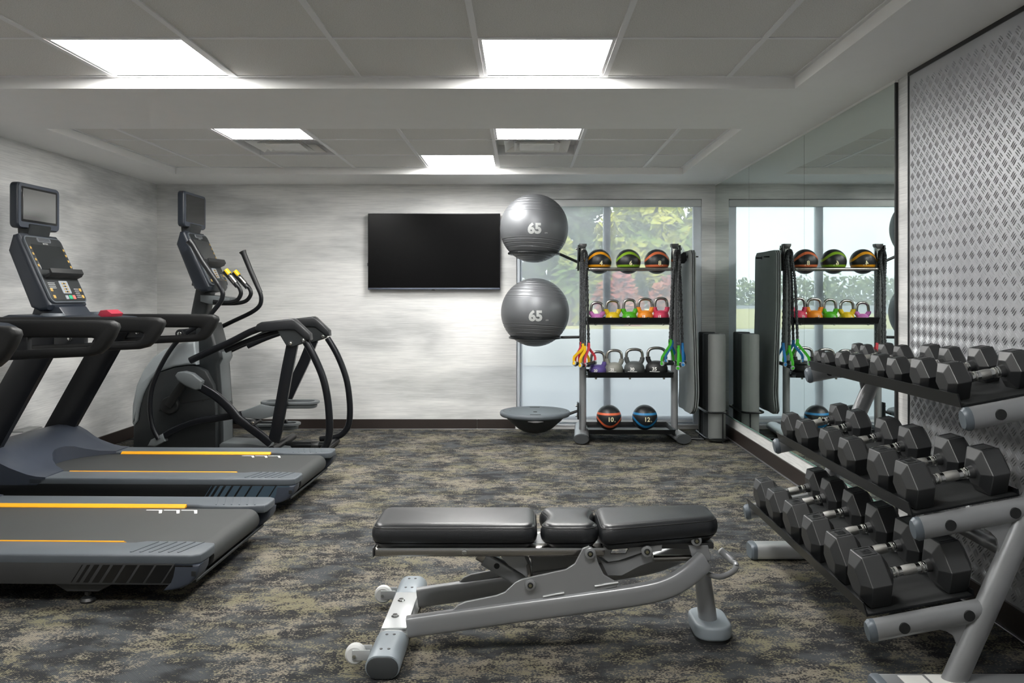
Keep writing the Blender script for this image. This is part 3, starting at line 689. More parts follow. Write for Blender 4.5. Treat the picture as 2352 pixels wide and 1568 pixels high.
# moving arms
arm_n = [(437, 553), (462, 592), (486, 636)]
for Y, grip, tube in ((YN+.05, [(435, 553), (443, 562), (465, 600), (501, 652)], [(499, 649), (510, 668), (511, 680), (503, 698), (470, 735), (428, 765), (403, 788), (376, 828), (352, 880), (344, 930), (350, 978), (364, 1008)]),
                      (YFAR-.05, [(557, 577), (560, 583), (575, 620), (598, 672)], [(596, 668), (600, 684), (596, 702), (576, 718), (530, 740), (478, 766), (452, 790), (440, 830), (438, 870)])):
    ar = obj('handle_arm', G().sweep(smooth(w3(tube, Y), 6), .0175, n=14), 'steel_black_rail', t_)
    obj('grip', G().sweep(w3(grip, Y), .024, n=14, rad=[1.25, .95, .88, .80]), 'plastic_black', ar)
p = P(425, 765, YN+.1); obj('pivot_hub', G().cyl((p.x, YN, p.z), (p.x, YFAR-.02, p.z), .034, 20, bev=.006), 'steel_black', t_)
obj('pivot_bolt', G().cyl((p.x, YN-.008, p.z), (p.x, YN, p.z), .016, 16, bev=.003), 'chrome', t_)
# side-plane linkages
def side(Y, s):
    n_ = YN+.05
    Q = lambda pts, d=0: [(v.x, Y+d, v.z) for v in w3(pts, n_)]
    q = lambda pts: px(pts, n_)
    obj('guide_rail', G().sweep(smooth(Q([(437, 828), (470, 812), (530, 785), (575, 762), (610, 750)]), 4), .026, n=14), 'steel_black_rail', t_)
    obj('guide_rail', G().sweep(smooth(Q([(512, 806), (560, 785), (610, 768), (650, 758)], s*.05), 4), .019, n=12), 'steel_black_rail', t_)
    cv = obj('link_cover', G().prism(q([(589, 752), (594, 744), (604, 739), (675, 731), (681, 734), (715, 766), (716, 780), (706, 780), (680, 758), (664, 757), (637, 759), (610, 762), (592, 760)]), Y-.045, Y+.045, .012, 3), 'plastic_black', t_)
    bk = obj('link_bracket', G().prism(q([(637, 755), (680, 755), (707, 778), (699, 788), (671, 797), (660, 793)]), Y-.032, Y+.032, .005, 1), 'plastic_charcoal', t_)
    for a, b_ in ((670, 788), (699, 781)):
        p = P(a, b_, n_); obj('bolt', G().cyl((p.x, Y-.040, p.z), (p.x, Y+.040, p.z), .013, 14, bev=.003), 'chrome', bk)
        obj('washer', G().cyl((p.x, Y-.035, p.z), (p.x, Y+.035, p.z), .022, 16, bev=.002), 'rubber_dark', bk)
    return Q, q
Q, q = side(YN+.05, 1)
obj('swing_arm', G().sweep(Q([(672, 790), (660, 850), (636, 985), (629, 1014)]), .020, .042, shape='box'), 'steel_black_rail', t_)
obj('support_tube', G().sweep(smooth(Q([(702, 784), (722, 820), (742, 868), (753, 920), (757, 975), (754, 1010), (742, 1034)]), 5), .027, n=14), 'steel_black_rail', t_)
Qf, qf = side(YFAR-.05, -1)
obj('swing_arm', G().sweep(Qf([(672, 790), (650, 845), (600, 950)]), .020, .042, shape='box'), 'steel_black_rail', t_)
obj('support_tube', G().sweep(smooth(w3([(752, 776), (775, 815), (795, 868), (803, 920), (803, 962), (796, 985), (776, 1002), (735, 1008)], YFAR-.05), 5), .025, n=14), 'steel_black_rail', t_)
# crank rods and pedals
obj('crank_rod', G().sweep(smooth(w3([(455, 885), (490, 905), (520, 930), (548, 962)], 6.10), 4)+w3([(600, 1000), (622, 1018)], 6.10), .022, .032, shape='rbox'), 'steel_black_rail', t_)
obj('rod_joint', G().prism(px([(404, 862), (410, 854), (425, 852), (444, 857), (466, 875), (462, 893), (452, 896), (430, 887), (410, 873)], 6.08), 6.055, 6.125, .012, 3), 'plastic_midgrey', t_)
obj('pedal_arm', G().sweep(smooth(w3([(378, 1000), (405, 985), (450, 968), (500, 960), (575, 948), (600, 944)], YN+.08), 4), .022, .026, shape='rbox'), 'steel_black_rail', t_)
obj('rod_joint', G().prism(px([(343, 1022), (350, 1008), (368, 999), (377, 994), (383, 1012), (360, 1024)], YN+.08), YN+.045, YN+.115, .010), 'plastic_midgrey', t_)
obj('pedal_arm', G().sweep(smooth(w3([(512, 962), (560, 968), (620, 975), (660, 970)], YFAR-.12), 4), .022, .026, shape='rbox'), 'steel_black', t_)
for Y, dx, dz in ((YN+.17, 0, 0), (YFAR-.17, .0, 0)):
    if Y < YC: a, b_ = PX(590, 940, YN), PX(714, 932, YN)
    else: a, b_ = PX(600, 972, YFAR), PX(697, 970, YFAR)
    x0, x1 = a[0], b_[0]; z = (a[1]+b_[1])/2
    pd = obj('pedal', G().prism(rrect(x0, Y-.075, x1, Y+.075, .06, 5), z-.022, z+.012, .010, 2, axis='z'), 'plastic_midgrey', t_)
    g = G(); o_ = rrect(x0, Y-.075, x1, Y+.075, .06, 5)
    g.sweep([(x, y, z+.02) for x, y in o_], .010, .018, ref=(0, 0, 1), shape='box', closed=True)
    obj('pedal_rim', g, 'plastic_midgrey', pd)
    obj('pedal_tread', G().prism(rrect(x0+.02, Y-.055, x1-.02, Y+.055, .045, 4), z+.010, z+.015, axis='z'), 'rubber_dark', pd)
obj('pedal_link', G().prism(px([(556, 944), (600, 928), (640, 935), (640, 952), (600, 962), (560, 958)], YN+.08), YN+.05, YN+.20, .008), 'plastic_midgrey', t_)
p = P(586, 968, YN+.08); obj('pivot_joint', G().cyl((p.x, YN+.03, p.z), (p.x, YN+.16, p.z), .024, 16, bev=.004), 'rubber_black', t_); obj('bolt', G().cyl((p.x, YN+.022, p.z), (p.x, YN+.03, p.z), .012, 12, bev=.003), 'chrome', t_)
obj('cross_bar', G().sweep([(P(618, 1003, YN).x, YN+.06, .07), (P(618, 1003, YN).x, YFAR-.06, .07)], .028, ref=(1, 0, 0), n=12), 'steel_black', t_)
# ground frame
zb = .028
obj('base_spine', G().prism([(-2.45, .012), (-1.80, .012), (-1.82, .050), (-2.10, .085), (-2.45, .10)], YC-.13, YC+.13, .015), 'plastic_midgrey', t_)
obj('base_tube', G().sweep([(-1.95, YC, .05), (-1.52, YC, .05)], .030, n=12), 'steel_black', t_)
obj('rear_stabilizer', G().sweep([(-1.54, YN+.03, .03), (-1.54, YFAR-.03, .03)], .03, ref=(1, 0, 0), n=12), 'steel_black', t_)
obj('tube_collar', G().cyl((-1.66, YC, .05), (-1.60, YC, .05), .037, 16, bev=.004), 'rubber_black', t_)
obj('front_stabilizer', G().sweep([(-2.80, YN+.05, .03), (-2.80, YFAR-.05, .03)], .03, ref=(1, 0, 0), n=12), 'steel_black', t_)
# ------------------------------------------------------------------ weight bench
t_ = thing('weight_bench', (.1, 2.93, 0), 'adjustable weight bench with black vinyl pads and silver frame, in the foreground', 'bench')
YBN = 2.915
def pad(name, pts, z0, z1, label=None, tiltz=lambda x: 0, base=True):
    # pts: closed outline (x,y); cushion with rounded top edge, seam and plastic underside
    g = G(); cx = sum(p[0] for p in pts)/len(pts); cy = sum(p[1] for p in pts)/len(pts)
    o = bmesh.new(); n = len(pts); L = []
    def inset(d):
        out = []
        for i in range(n):
            a, b_, c_ = Vector(pts[i-1]), Vector(pts[i]), Vector(pts[(i+1) % n]); t1 = (b_-a).normalized(); t2 = (c_-b_).normalized()
            nn = Vector((-(t1.y+t2.y), t1.x+t2.x)).normalized(); out.append(b_+nn*d)
        return out
    h = z1-z0
    lay = [(.010, 0), (.0, .008), (-.004, h*.35), (-.003, h*.62), (.004, h*.80), (.0045, h*.815), (.005, h*.83), (.009, h*.91), (.015, h*.965), (.023, h*.99), (.032, h)]
    for d, zz in lay: L.append([o.verts.new((p.x, p.y, z0+zz+tiltz(p.x))) for p in inset(d)])
    for a, b_ in zip(L, L[1:]):
        for i in range(n): o.faces.new((a[i], a[(i+1) % n], b_[(i+1) % n], b_[i]))
    o.faces.new(L[0][::-1]); o.faces.new(L[-1])
    pd = obj(name, g.add(o), 'vinyl', t_, ang=60)
    seam = inset(.0035); obj('seam', G().sweep([(p.x, p.y, z0+h*.812+tiltz(p.x)) for p in seam], .0016, .0016, ref=(0, 0, 1), n=6, closed=True), 'rubber_dark', pd)
    a = inset(.012); b2 = inset(.024)
    g = G().merge([(p.x, p.y, z0+.002+tiltz(p.x)) for p in inset(.004)]+[(p.x, p.y, z0-.020+tiltz(p.x)) for p in b2], [(i, (i+1) % n, n+(i+1) % n, n+i) for i in range(n)]+[tuple(range(n)), tuple(range(2*n-1, n-1, -1))])
    obj('pad_base', g, 'bench_plastic', pd, ang=50)
    return pd
ZP0, ZP1 = .372, .440
def outline(x0, x1, yn0, yf0, yn1, yf1, r=.042, waist=0):
    c = [(x0, yn0), (x1, yn1), (x1, yf1), (x0, yf0)]; o = []
    for i in range(4):
        a, b_, d = Vector(c[i-1]), Vector(c[i]), Vector(c[(i+1) % 4]); u = (a-b_).normalized(); v = (d-b_).normalized()
        for k in range(5):
            q = k/4; o.append(tuple(b_+u*r*(1-q)**1.7+v*r*q**1.7))
        if i in (1, 3):
            e0 = b_+v*r; e1 = d-v*r
            for k in range(1, 8): p = e0+(e1-e0)*(k/8); w_ = waist*math.sin(PI*k/8)**1.5*(-1 if i == 1 else 1); o.append((p.x+w_, p.y))
        else:
            e0 = b_+v*r; e1 = d-v*r
            for k in range(1, 6): o.append(tuple(e0+(e1-e0)*(k/6)))
    return o
pad('back_pad', outline(-.520, .048, 2.785, 3.045, 2.785, 3.045), ZP0, ZP1)
pad('lumbar_pad', outline(.066, .262, 2.785, 3.045, 2.785, 3.045, .045, .020), ZP0, ZP1)
pad('seat_pad', outline(.268, .690, 2.765, 3.045, 2.845, 3.035), ZP0, ZP1, tiltz=lambda x: max(0, (x-.29))*.030)
for y in (2.80, 2.97): obj('back_rail', G().box((-.513, y, .325), (.285, y+.06, .358), .010, 3), 'brushed_steel', t_)
obj('rail_plate', G().box((-.50, 2.80, .350), (.29, 3.03, .356)), 'silver_paint', t_)
for y in (2.80, 2.97): obj('end_plug', G().box((-.5175, y, .325), (-.511, y+.06, .358), .003), 'rubber_black', t_)
for x in (-.20,): obj('bolt', G().cyl((x, 2.793, .343), (x, 2.80, .343), .010, 16, bev=.003), 'chrome', t_)
# front foot: flat oval cross tube with caps and wheels
def oval(x, y0, y1, hw, hz, z, r=None):
    return G().prism([(x+hw*s*.0, z) for s in ()] or [(x+(hw-hz)*cx+hz*math.cos(a), z+hz*math.sin(a)) for cx, a0 in ((1, -90), (-1, 90)) for a in [math.radians(a0+180*i/10) for i in range(11)]], y0, y1, .004, 2)
ff = obj('front_foot', oval(-.447, 2.78, 3.16, .054, .036, .040), 'silver_paint_light', t_)
for y0, y1 in ((2.592, 2.79), (3.15, 3.335)):
    cp = obj('foot_cap', oval(-.447, y0, y1, .0565, .0385, .0395), 'cap_greyblue', ff)
    e = y0 if y0 < 2.7 else y1; obj('end_face', oval(-.447, min(e, e+(-.006 if y0 < 2.7 else .006)), max(e, e+(-.006 if y0 < 2.7 else .006)), .051, .034, .0395), 'cap_steel_dark', cp)
    for x in (-.46, -.435):
        for y in (y0+.05, y1-.035): obj('screw', G().cyl((x, y, .0775), (x, y, .0795), .005, 8), 'rubber_black', cp)
    yw = y0+.075 if y0 < 2.7 else y0+.05
    for q_ in (-.022, .018): obj('wheel_bracket', G().box((-.555, yw+q_, .038), (-.497, yw+q_+.004, .072), .0015), 'silver_paint_light', ff)
    obj('wheel', G().lathe([(0, -.016), (.026, -.016), (.033, -.010), (.034, 0), (.033, .010), (.026, .016), (0, .016)], (-.548, yw, .052), 24, 'y'), 'caster', ff)
    obj('axle', G().cyl((-.548, yw-.026, .052), (-.548, yw+.026, .052), .006, 10), 'chrome', ff)
obj('foot_plate', G().box((-.488, 2.80, .074), (-.40, 3.14, .082), .006), 'silver_paint_light', t_)
for y in (2.90, 3.05): obj('bolt', G().cyl((-.455, y, .08), (-.455, y, .090), .009, 6).cyl((-.455, y, .08), (-.455, y, .083), .014, 14), 'chrome', t_)
# two main beams rising to the rear leg, bending up
def beam(y, name='main_beam'):
    pts = [(-.392, y, .096), (-.1, y, .137), (.20, y, .178), (.40, y, .207), (.50, y+(2.93-y)*.04, .230), (.57, y+(2.93-y)*.16, .262), (.635, y+(2.93-y)*.40, .300)]
    return obj(name, G().sweep(smooth(pts, 5), .020, .036, shape='rbox'), 'silver_paint', t_, ang=50)
YA, YB2 = 2.775, 3.045
beam(YA); beam(YB2)
# side plates along the beams
Pn = lambda pts: [PX(a, b_, YA) for a, b_ in pts]
plate = [(1030, 1410), (1052, 1388), (1070, 1380), (1140, 1366), (1160, 1358), (1183, 1336), (1200, 1328), (1210, 1326), (1300, 1306), (1320, 1293), (1332, 1270), (1338, 1258), (1352, 1252), (1366, 1262), (1373, 1290), (1386, 1318), (1420, 1338), (1416, 1346), (1330, 1366), (1200, 1390), (1040, 1420)]
for y in (YA, YB2): obj('side_plate', G().prism(Pn(plate), y-.006, y+.004, .002, 1), 'silver_paint', t_)
def bolt(px_, py_, y, r=.019):
    p = P(px_, py_, YA-.01); b = obj('pivot_boss', G().cyl((p.x, y-.016, p.z), (p.x, y, p.z), r, 24, bev=.004), 'silver_paint', t_)
    obj('bolt_head', G().cyl((p.x, y-.020, p.z), (p.x, y-.012, p.z), r*.52, 16, bev=.003), 'rubber_dark', b); obj('hex_socket', G().cyl((p.x, y-.0215, p.z), (p.x, y-.018, p.z), r*.3, 6), 'socket_steel', b)
bolt(1218, 1341, YA-.006); bolt(1355, 1269, YA-.006); bolt(1491, 1276, YA+.05, .020)
for xa, ya, xb, yb in ((1047, 1411, 1085, 1402), (1119, 1396, 1163, 1388), (1247, 1370, 1296, 1361), (1366, 1346, 1420, 1337)):
    obj('weld_bead', G().sweep([P(xa, ya, YA-.008), P((xa+xb)/2, (ya+yb)/2-.6, YA-.009), P(xb, yb, YA-.008)], .0035, n=6), 'silver_paint_light', t_)
p = P(1218, 1341, YA); obj('pivot_shaft', G().cyl((p.x, YA-.006, p.z), (p.x, YB2+.01, p.z), .010, 12), 'brushed_steel', t_)
p = P(1355, 1269, YA); obj('pivot_shaft', G().cyl((p.x, YA-.006, p.z), (p.x, YB2+.01, p.z), .014, 12), 'silver_paint', t_)
# telescopic back adjuster
a, b_ = P(1098, 1272, 2.90), P(1222, 1345, 2.90)
ad = obj('adjuster_sleeve', G().sweep([P(1113, 1280, 2.90), b_], .024, .026, shape='rbox'), 'silver_paint', t_, ang=50)
obj('adjuster_tube', G().sweep([a, P(1130, 1290, 2.90)], .017, .019, shape='rbox'), 'brushed_steel', ad)
q = P(1141, 1300, 2.873); obj('adjuster_hole', G().cyl((q.x, 2.874, q.z), (q.x, 2.878, q.z), .010, 16), 'rubber_dark', ad)
for y in (2.85, 2.945): obj('adjuster_bracket', G().prism([PX(*v, 2.89) for v in ((1150, 1268), (1205, 1268), (1222, 1310), (1214, 1322), (1200, 1310), (1168, 1290))], y, y+.007, .002, 1), 'silver_paint', t_)
obj('pull_pin', G().cyl(P(1214, 1298, 2.84), P(1217, 1322, 2.80), .008, 12), 'brushed_steel', t_)
obj('pull_pin', G().cyl(P(1206, 1292, 2.90), P(1214, 1330, 2.90), .012, 12), 'brushed_steel', t_)
# seat bracket with its ladder rail
for y in (2.825, 2.985): obj('seat_bracket', G().prism([PX(*v, 2.84) for v in ((1386, 1240), (1410, 1240), (1402, 1268), (1436, 1268), (1446, 1248), (1520, 1248), (1518, 1262), (1480, 1264), (1420, 1284), (1396, 1288), (1380, 1276), (1376, 1268))], y, y+.008, .002, 1), 'silver_paint', t_)
obj('seat_link', G().prism([PX(*v, 2.84) for v in ((1372, 1275), (1392, 1290), (1440, 1284), (1480, 1266), (1500, 1272), (1498, 1290), (1470, 1300), (1428, 1322), (1395, 1322))], 2.836, 2.90, .003, 1), 'silver_paint', t_)
obj('seat_rail', G().box((.30, 2.86, .335), (.675, 2.96, .356), .004), 'rubber_black', t_)
p0, p1 = P(1500, 1282, 2.90), P(1588, 1282, 2.90); obj('link_rod', G().cyl(p0, p1, .012, 14), 'brushed_steel', t_)
# rear leg, foot and carrying handle
top = P(1607, 1262, 2.93); bot = Vector((.672, 2.945, .055))
lg = obj('rear_leg', G().sweep([top, bot], .040, .032, n=20, rad=[.8, 1.05]), 'silver_paint', t_)
for y in (2.855, 3.0): obj('leg_bracket', G().prism([PX(*v, 2.87) for v in ((1578, 1248), (1624, 1250), (1632, 1276), (1628, 1284), (1596, 1288), (1586, 1272))], y, y+.01, .002, 1), 'silver_paint', t_)
bolt(1611, 1257, 2.855, .019)
rf = obj('rear_foot', G().prism(rrect(.612, 2.845, .745, 3.05, .055, 6), .012, .062, .010, 3, axis='z'), 'cap_greyblue', t_)
obj('rubber_sole', G().prism(rrect(.618, 2.852, .739, 3.044, .05, 6), 0, .014, axis='z'), 'rubber_dark', rf)
h = smooth([P(1617, 1302, 2.87), P(1628, 1318, 2.85), P(1655, 1324, 2.80), P(1684, 1312, 2.76), P(1691, 1297, 2.76), P(1682, 1290, 2.80)], 6)
hd = obj('carry_handle', G().sweep(h, .0095, n=14, ref=(.3, .5, .8)), 'silver_paint', t_)
obj('handle_grip', G().cyl(P(1684, 1290, 2.80), P(1658, 1266, 2.86), .0125, 18, bev=.002), 'silver_paint', hd); obj('grip_cap', G().cyl(P(1658, 1266, 2.86), P(1655, 1263, 2.865), .0135, 18, bev=.002), 'caster', hd)
# ------------------------------------------------------------------ dumbbell rack
YR0, YR1 = 2.45, 3.80
t_ = thing('dumbbell_rack', (1.4, 3.12, 0), 'three tier silver dumbbell rack with black trays against the right wall', 'rack')
SL = math.radians(10.8); cs, sn = math.cos(SL), math.sin(SL)
TIERS = [(1.052, .246), (1.190, .553), (1.340, .884)]
Xp = lambda z: 1.303+.444*(z-.069)
for Y, near in ((YR0, 1), (YR1, 0)):
    s = 1 if near else -1
    pst = obj('upright', G().sweep([(Xp(.05), Y, .05), (Xp(.945), Y, .945)], .030, .036, n=20), 'silver_paint', t_)
    ft = obj('foot_bar', G().sweep([(1.085, Y, .037), (1.74, Y, .037)], .05, .035, n=8, shape='rbox'), 'silver_paint_light' if not near else 'silver_paint', t_, ang=50)
    obj('end_cap', G().sweep([(1.06, Y, .037), (1.07, Y, .037), (1.087, Y, .037)], .052, .037, shape='rbox', rad=[.86, 1, 1]), 'cap_dark', ft)
    obj('cover_plug', G().cyl((1.62, Y, .071), (1.62, Y, .0735), .016, 16), 'rubber_dark', ft)
    if near: obj('sticker', G().box((1.14, Y-.03, .0718), (1.215, Y+.02, .0725)).box((1.225, Y-.035, .0718), (1.32, Y+.025, .0725)), 'white_print', ft)
    for i, (x0, z0) in enumerate(TIERS):
        za = z0-.028; a = Vector((x0-.003+.012, Y, za)); L = (Xp(za+.06)-a.x)/cs
        ar = obj('shelf_arm', G().sweep([a, (a.x+cs*L, Y, a.z+sn*L)], .024, .0345, n=18), 'silver_paint', t_)
        obj('end_cap', G().sweep([(a.x-.022*cs, Y, a.z-.022*sn), (a.x-.012*cs, Y, a.z-.012*sn), (a.x+.001, Y, a.z)], .0255, .036, n=18, rad=[.78, 1, 1]), 'cap_dark', ar)
        for u in (.082, .279):
            if u < L-.02: obj('cover_plug', G().cyl((a.x+cs*u, Y-.027, a.z+sn*u), (a.x+cs*u, Y+.027, a.z+sn*u), .0165, 18), 'rubber_dark', ar)
        # curved gusset between arm and upright
        xb = a.x+cs*(L*.55); zb_ = a.z+sn*L*.55-.03; zl = max(.10, za-.155); ptsg = [(xb, zb_), (a.x+cs*L, a.z+sn*L-.03), (Xp(zl)-.02, zl)]
        mid = [(xb+(ptsg[2][0]-xb)*k+.035*math.sin(PI*k), zb_+(zl-zb_)*k+.030*math.sin(PI*k)) for k in (.8, .6, .4, .2)]
        obj('gusset', G().prism(ptsg+mid, Y-.004, Y+.004), 'silver_paint', ar)
D = .335
for i, (x0, z0) in enumerate(TIERS):
    o = Vector((x0, 0, z0)); U = Vector((cs, 0, sn)); W = Vector((-sn, 0, cs))
    def T(u, w_): v = o+U*u+W*w_; return (v.x, v.z)
    prof = [T(0, 0), T(D, 0), T(D, .022), T(D-.004, .022), T(D-.004, .004), T(.004, .004), T(.004-.004, .043), T(-.004, .043)]
    tray = obj('tray', G().prism(prof, YR0+.03, YR1-.03), 'steel_black', t_)
    obj('rubber_liner', G().prism([T(.006, .0042), T(D-.006, .0042), T(D-.006, .007), T(.006, .007)], YR0+.032, YR1-.032), 'rubber_dark', tray)
obj('cross_tube', G().sweep([(Xp(.45), YR0, .45), (Xp(.45), YR1, .45)], .022, ref=(1, 0, 0), n=12), 'silver_paint', t_)
# dumbbells: local x along the handle, z up, resting on the flat at z=0
def dumbbell(wt):
    k = (wt/50)**(1/3) if wt > 5 else .50
    R = .092*k; L = .104*k; grip = .140 if wt >= 25 else .124
    ap = R*math.cos(PI/6); c = grip/2+L/2
    t_ = thing('dumbbell', (0, 0, 0), 'x', 'dumbbell')
    for s in (-1, 1):
        vv, ff = [], []
        rings = [(-.5, .56), (-.29, 1), (.29, 1), (.5, .56)]
        for f_, q in rings:
            for j in range(6):
                a = PI/6*2*j; vv.append((s*c+f_*L, R*q*math.cos(a), ap+R*q*math.sin(a)))
        for r_ in range(3):
            for j in range(6): ff.append((r_*6+j, r_*6+(j+1) % 6, r_*6+6+(j+1) % 6, r_*6+6+j))
        ff += [tuple(range(5, -1, -1)), tuple(range(18, 24))]
        g = G().merge(vv, ff); bmesh.ops.recalc_face_normals(g.bm, faces=g.bm.faces[:])
        bmesh.ops.bevel(g.bm, geom=g.bm.edges[:], offset=.0014*k+.0003, segments=1, affect='EDGES')
        hd = obj('head', g, 'rubber_black', t_, ang=1)
        zt = 2*ap+.0002; hx, hy = L*.22, R*.36
        g = G()
        for a, b_ in (((-hx-.0015, -hy), (-hx, hy)), ((hx, -hy), (hx+.0015, hy)), ((-hx, -hy-.0015), (hx, -hy)), ((-hx, hy), (hx, hy+.0015))):
            g.box((s*c+a[0], a[1], zt-.002), (s*c+b_[0], b_[1], zt+.0012))
        text_on(g, str(wt), plane_map((s*c, 0, zt+.0008), (0, -1, 0), (1, 0, 0)), L*.38, .02)
        obj('weight_number', g, 'steel_black', hd)
        x = s*(grip/2); obj('collar', G().lathe([(.0, -.012), (.0165, -.012), (.0175, -.006), (.019, .004), (.023, .012)], (0, 0, 0), 20, 'x') if 0 else G().cyl((x-s*.016, 0, ap), (x+s*.004, 0, ap), .0175, 20, .021), 'rubber_black', hd)
    r0 = .0145
    pr = [(r0*.92, -grip/2), (r0*1.22, -grip/2+.016), (r0*1.22, -grip/2+.021), (r0*.98, -grip/2+.022), (r0*.98, -grip/2+.036), (r0*1.04, -grip/2+.0365)]
    hn = obj('handle', G().lathe(pr+[(r, -h) for r, h in pr[::-1]], (0, 0, ap), 20, 'x'), 'chrome', t_)
    m_ = grip/2-.042; kp = [(r0*.98, -m_)]+[(r0*(1.0+.14*math.cos(PI/2*(-1+2*j/8))), -m_+2*m_*j/8) for j in range(9)]+[(r0*.98, m_)]
    obj('knurled_grip', G().lathe(kp, (0, 0, ap), 20, 'x'), 'knurled_steel', hn)
    for s in (-1, 1): obj('grip_ring', G().lathe([(r0, -.003), (r0*1.14, -.003), (r0*1.14, .003), (r0, .003)], (s*(grip/2-.030), 0, ap), 20, 'x'), 'knurled_steel', hn)
    return t_, c
rows = [(0, [(40, 3.62), (40, 3.435), (45, 3.206), (45, 2.987), (50, 2.76), (50, 2.555)], 'bottom'), (1, [(25, 3.679), (25, 3.486), (30, 3.202), (30, 3.005), (35, 2.743), (35, 2.546)], 'middle'),
        (2, [(5, 3.708), (5, 3.613), (10, 3.442), (10, 3.30), (15, 3.089), (15, 2.949), (20, 2.762), (20, 2.585)], 'top')]
protos = {}
for ti, row, nm in rows:
    x0, z0 = TIERS[ti]; o = Vector((x0, 0, z0)); U = Vector((cs, 0, sn)); W = Vector((-sn, 0, cs))
    for j, (wt, y) in enumerate(row):
        if wt not in protos: t2, c = dumbbell(wt); protos[wt] = (t2, c)
        else: t2 = copy_tree(protos[wt][0]); c = protos[wt][1]
        uc = c+.052*((wt/50)**(1/3) if wt > 5 else .5)+.007
        v = o+U*uc+W*.0072; t2.location = (v.x, y, v.z); t2.rotation_euler = (0, -SL, 0)
        t2['label'] = '%sblack hex dumbbell, %s from the window end of the %s tray' % (('big ', 'mid sized ', 'small ')[ti], ('first', 'second', 'third', 'fourth', 'fifth', 'sixth', 'seventh', 'eighth')[j], nm)
        t2['group'] = 'hex dumbbells on the three tier rack'
# ------------------------------------------------------------------ accessory storage rack
YS = 6.95
t_ = thing('storage_rack', (.91, YS, 0), 'silver upright storage rack with shelves standing in front of the window', 'rack')
XA, XB = .516, 1.300
for x, s in ((XA, -1), (XB, 1)):
    ps = obj('post', G().sweep([(x, YS, .06), (x, YS, 1.635)], .032, .030, ref=(0, 1, 0), n=20), 'silver_paint', t_)
    obj('post_cap', G().prism([(x-.032, 1.672), (x+.032, 1.672), (x+.032, 1.655), (x+.016, 1.628), (x-.016, 1.628), (x-.032, 1.655)], YS-.036, YS+.034, .004), 'rubber_black', ps)
    obj('chrome_sleeve', G().sweep([(x, YS, 1.52), (x, YS, 1.64)], .034, .032, ref=(0, 1, 0), n=20), 'chrome', ps)
    ft = obj('foot', G().sweep([(x+s*.030, 6.70, .048), (x-s*.02, 7.38, .048)], .062, .038, ref=(1, 0, 0), n=20), 'silver_paint', t_, ang=50)
    obj('end_cap', G().sweep([(x+s*.031, 6.688, .046), (x+s*.030, 6.70, .046), (x+s*.029, 6.715, .046)], .066, .042, ref=(1, 0, 0), n=20, rad=[.9, 1, 1]), 'cap_steel_dark', ft)
    for z in (1.60, 1.45, 1.32): pass
    for z0, z1 in ((1.44, 1.66),) + (((.175, .32),) if s < 0 else ()):
        br = obj('bracket_plate', G().box((x+(-.048 if s < 0 else .034), YS-.045, z0), (x+(-.034 if s < 0 else .048), YS+.03, z1), .004), 'steel_black', t_)
        for z in (z0+.03, z1-.03): obj('bolt', G().cyl((x+s*.048, YS-.01, z), (x+s*.062, YS-.01, z), .010, 10, bev=.002), 'chrome', br)
# shelves
def tray(name, z, y0, y1, mt='steel_black', lip=.03, legs=True):
    x0, x1 = XA+.035, XB-.035
    sh = obj(name, G().box((x0+.012, y0+.012, z-.004), (x1-.012, y1-.012, z)), mt, t_)
    g = G()
    g.prism([(y0+.012, z-.004), (y0+.012, z+.0), (y0, z+lip), (y0-.004, z+lip)], x0, x1, axis='x').prism([(y1-.012, z-.004), (y1-.012, z), (y1, z+lip), (y1+.004, z+lip)], x0, x1, axis='x')
    g.prism([(x0+.012, z-.004), (x0+.012, z), (x0-.002, z+lip), (x0-.006, z+lip)], y0, y1).prism([(x1-.012, z-.004), (x1-.012, z), (x1+.002, z+lip), (x1+.006, z+lip)], y0, y1)
    obj('tray_lip', g, mt, sh)
    if legs:
        for x in (x0+.07, (x0+x1)/2, x1-.07): obj('tray_bolt', G().cyl((x, y0+.06, z-.022), (x, y0+.06, z-.003), .010, 10, bev=.003), 'chrome', sh)
    return sh
tray('shelf_tray', 1.000, 6.84, 7.10, lip=.045); tray('shelf_tray', .545, 6.80, 7.12, lip=.042)
tray('shelf_tray', .085, 6.72, 7.14, lip=.035, legs=False)
obj('ball_rail', G().sweep([(x, y, 1.453) for x, y in rrect(XA+.03, 6.83, XB-.03, 7.03, .05, 5)], .013, ref=(0, 0, 1), n=12, closed=True), 'brushed_steel', t_)
for z in (.99, .535, .075, 1.453): obj('back_rail', G().sweep([(XA, 7.0, z), (XB, 7.0, z)], .012, n=10), 'silver_paint', t_)
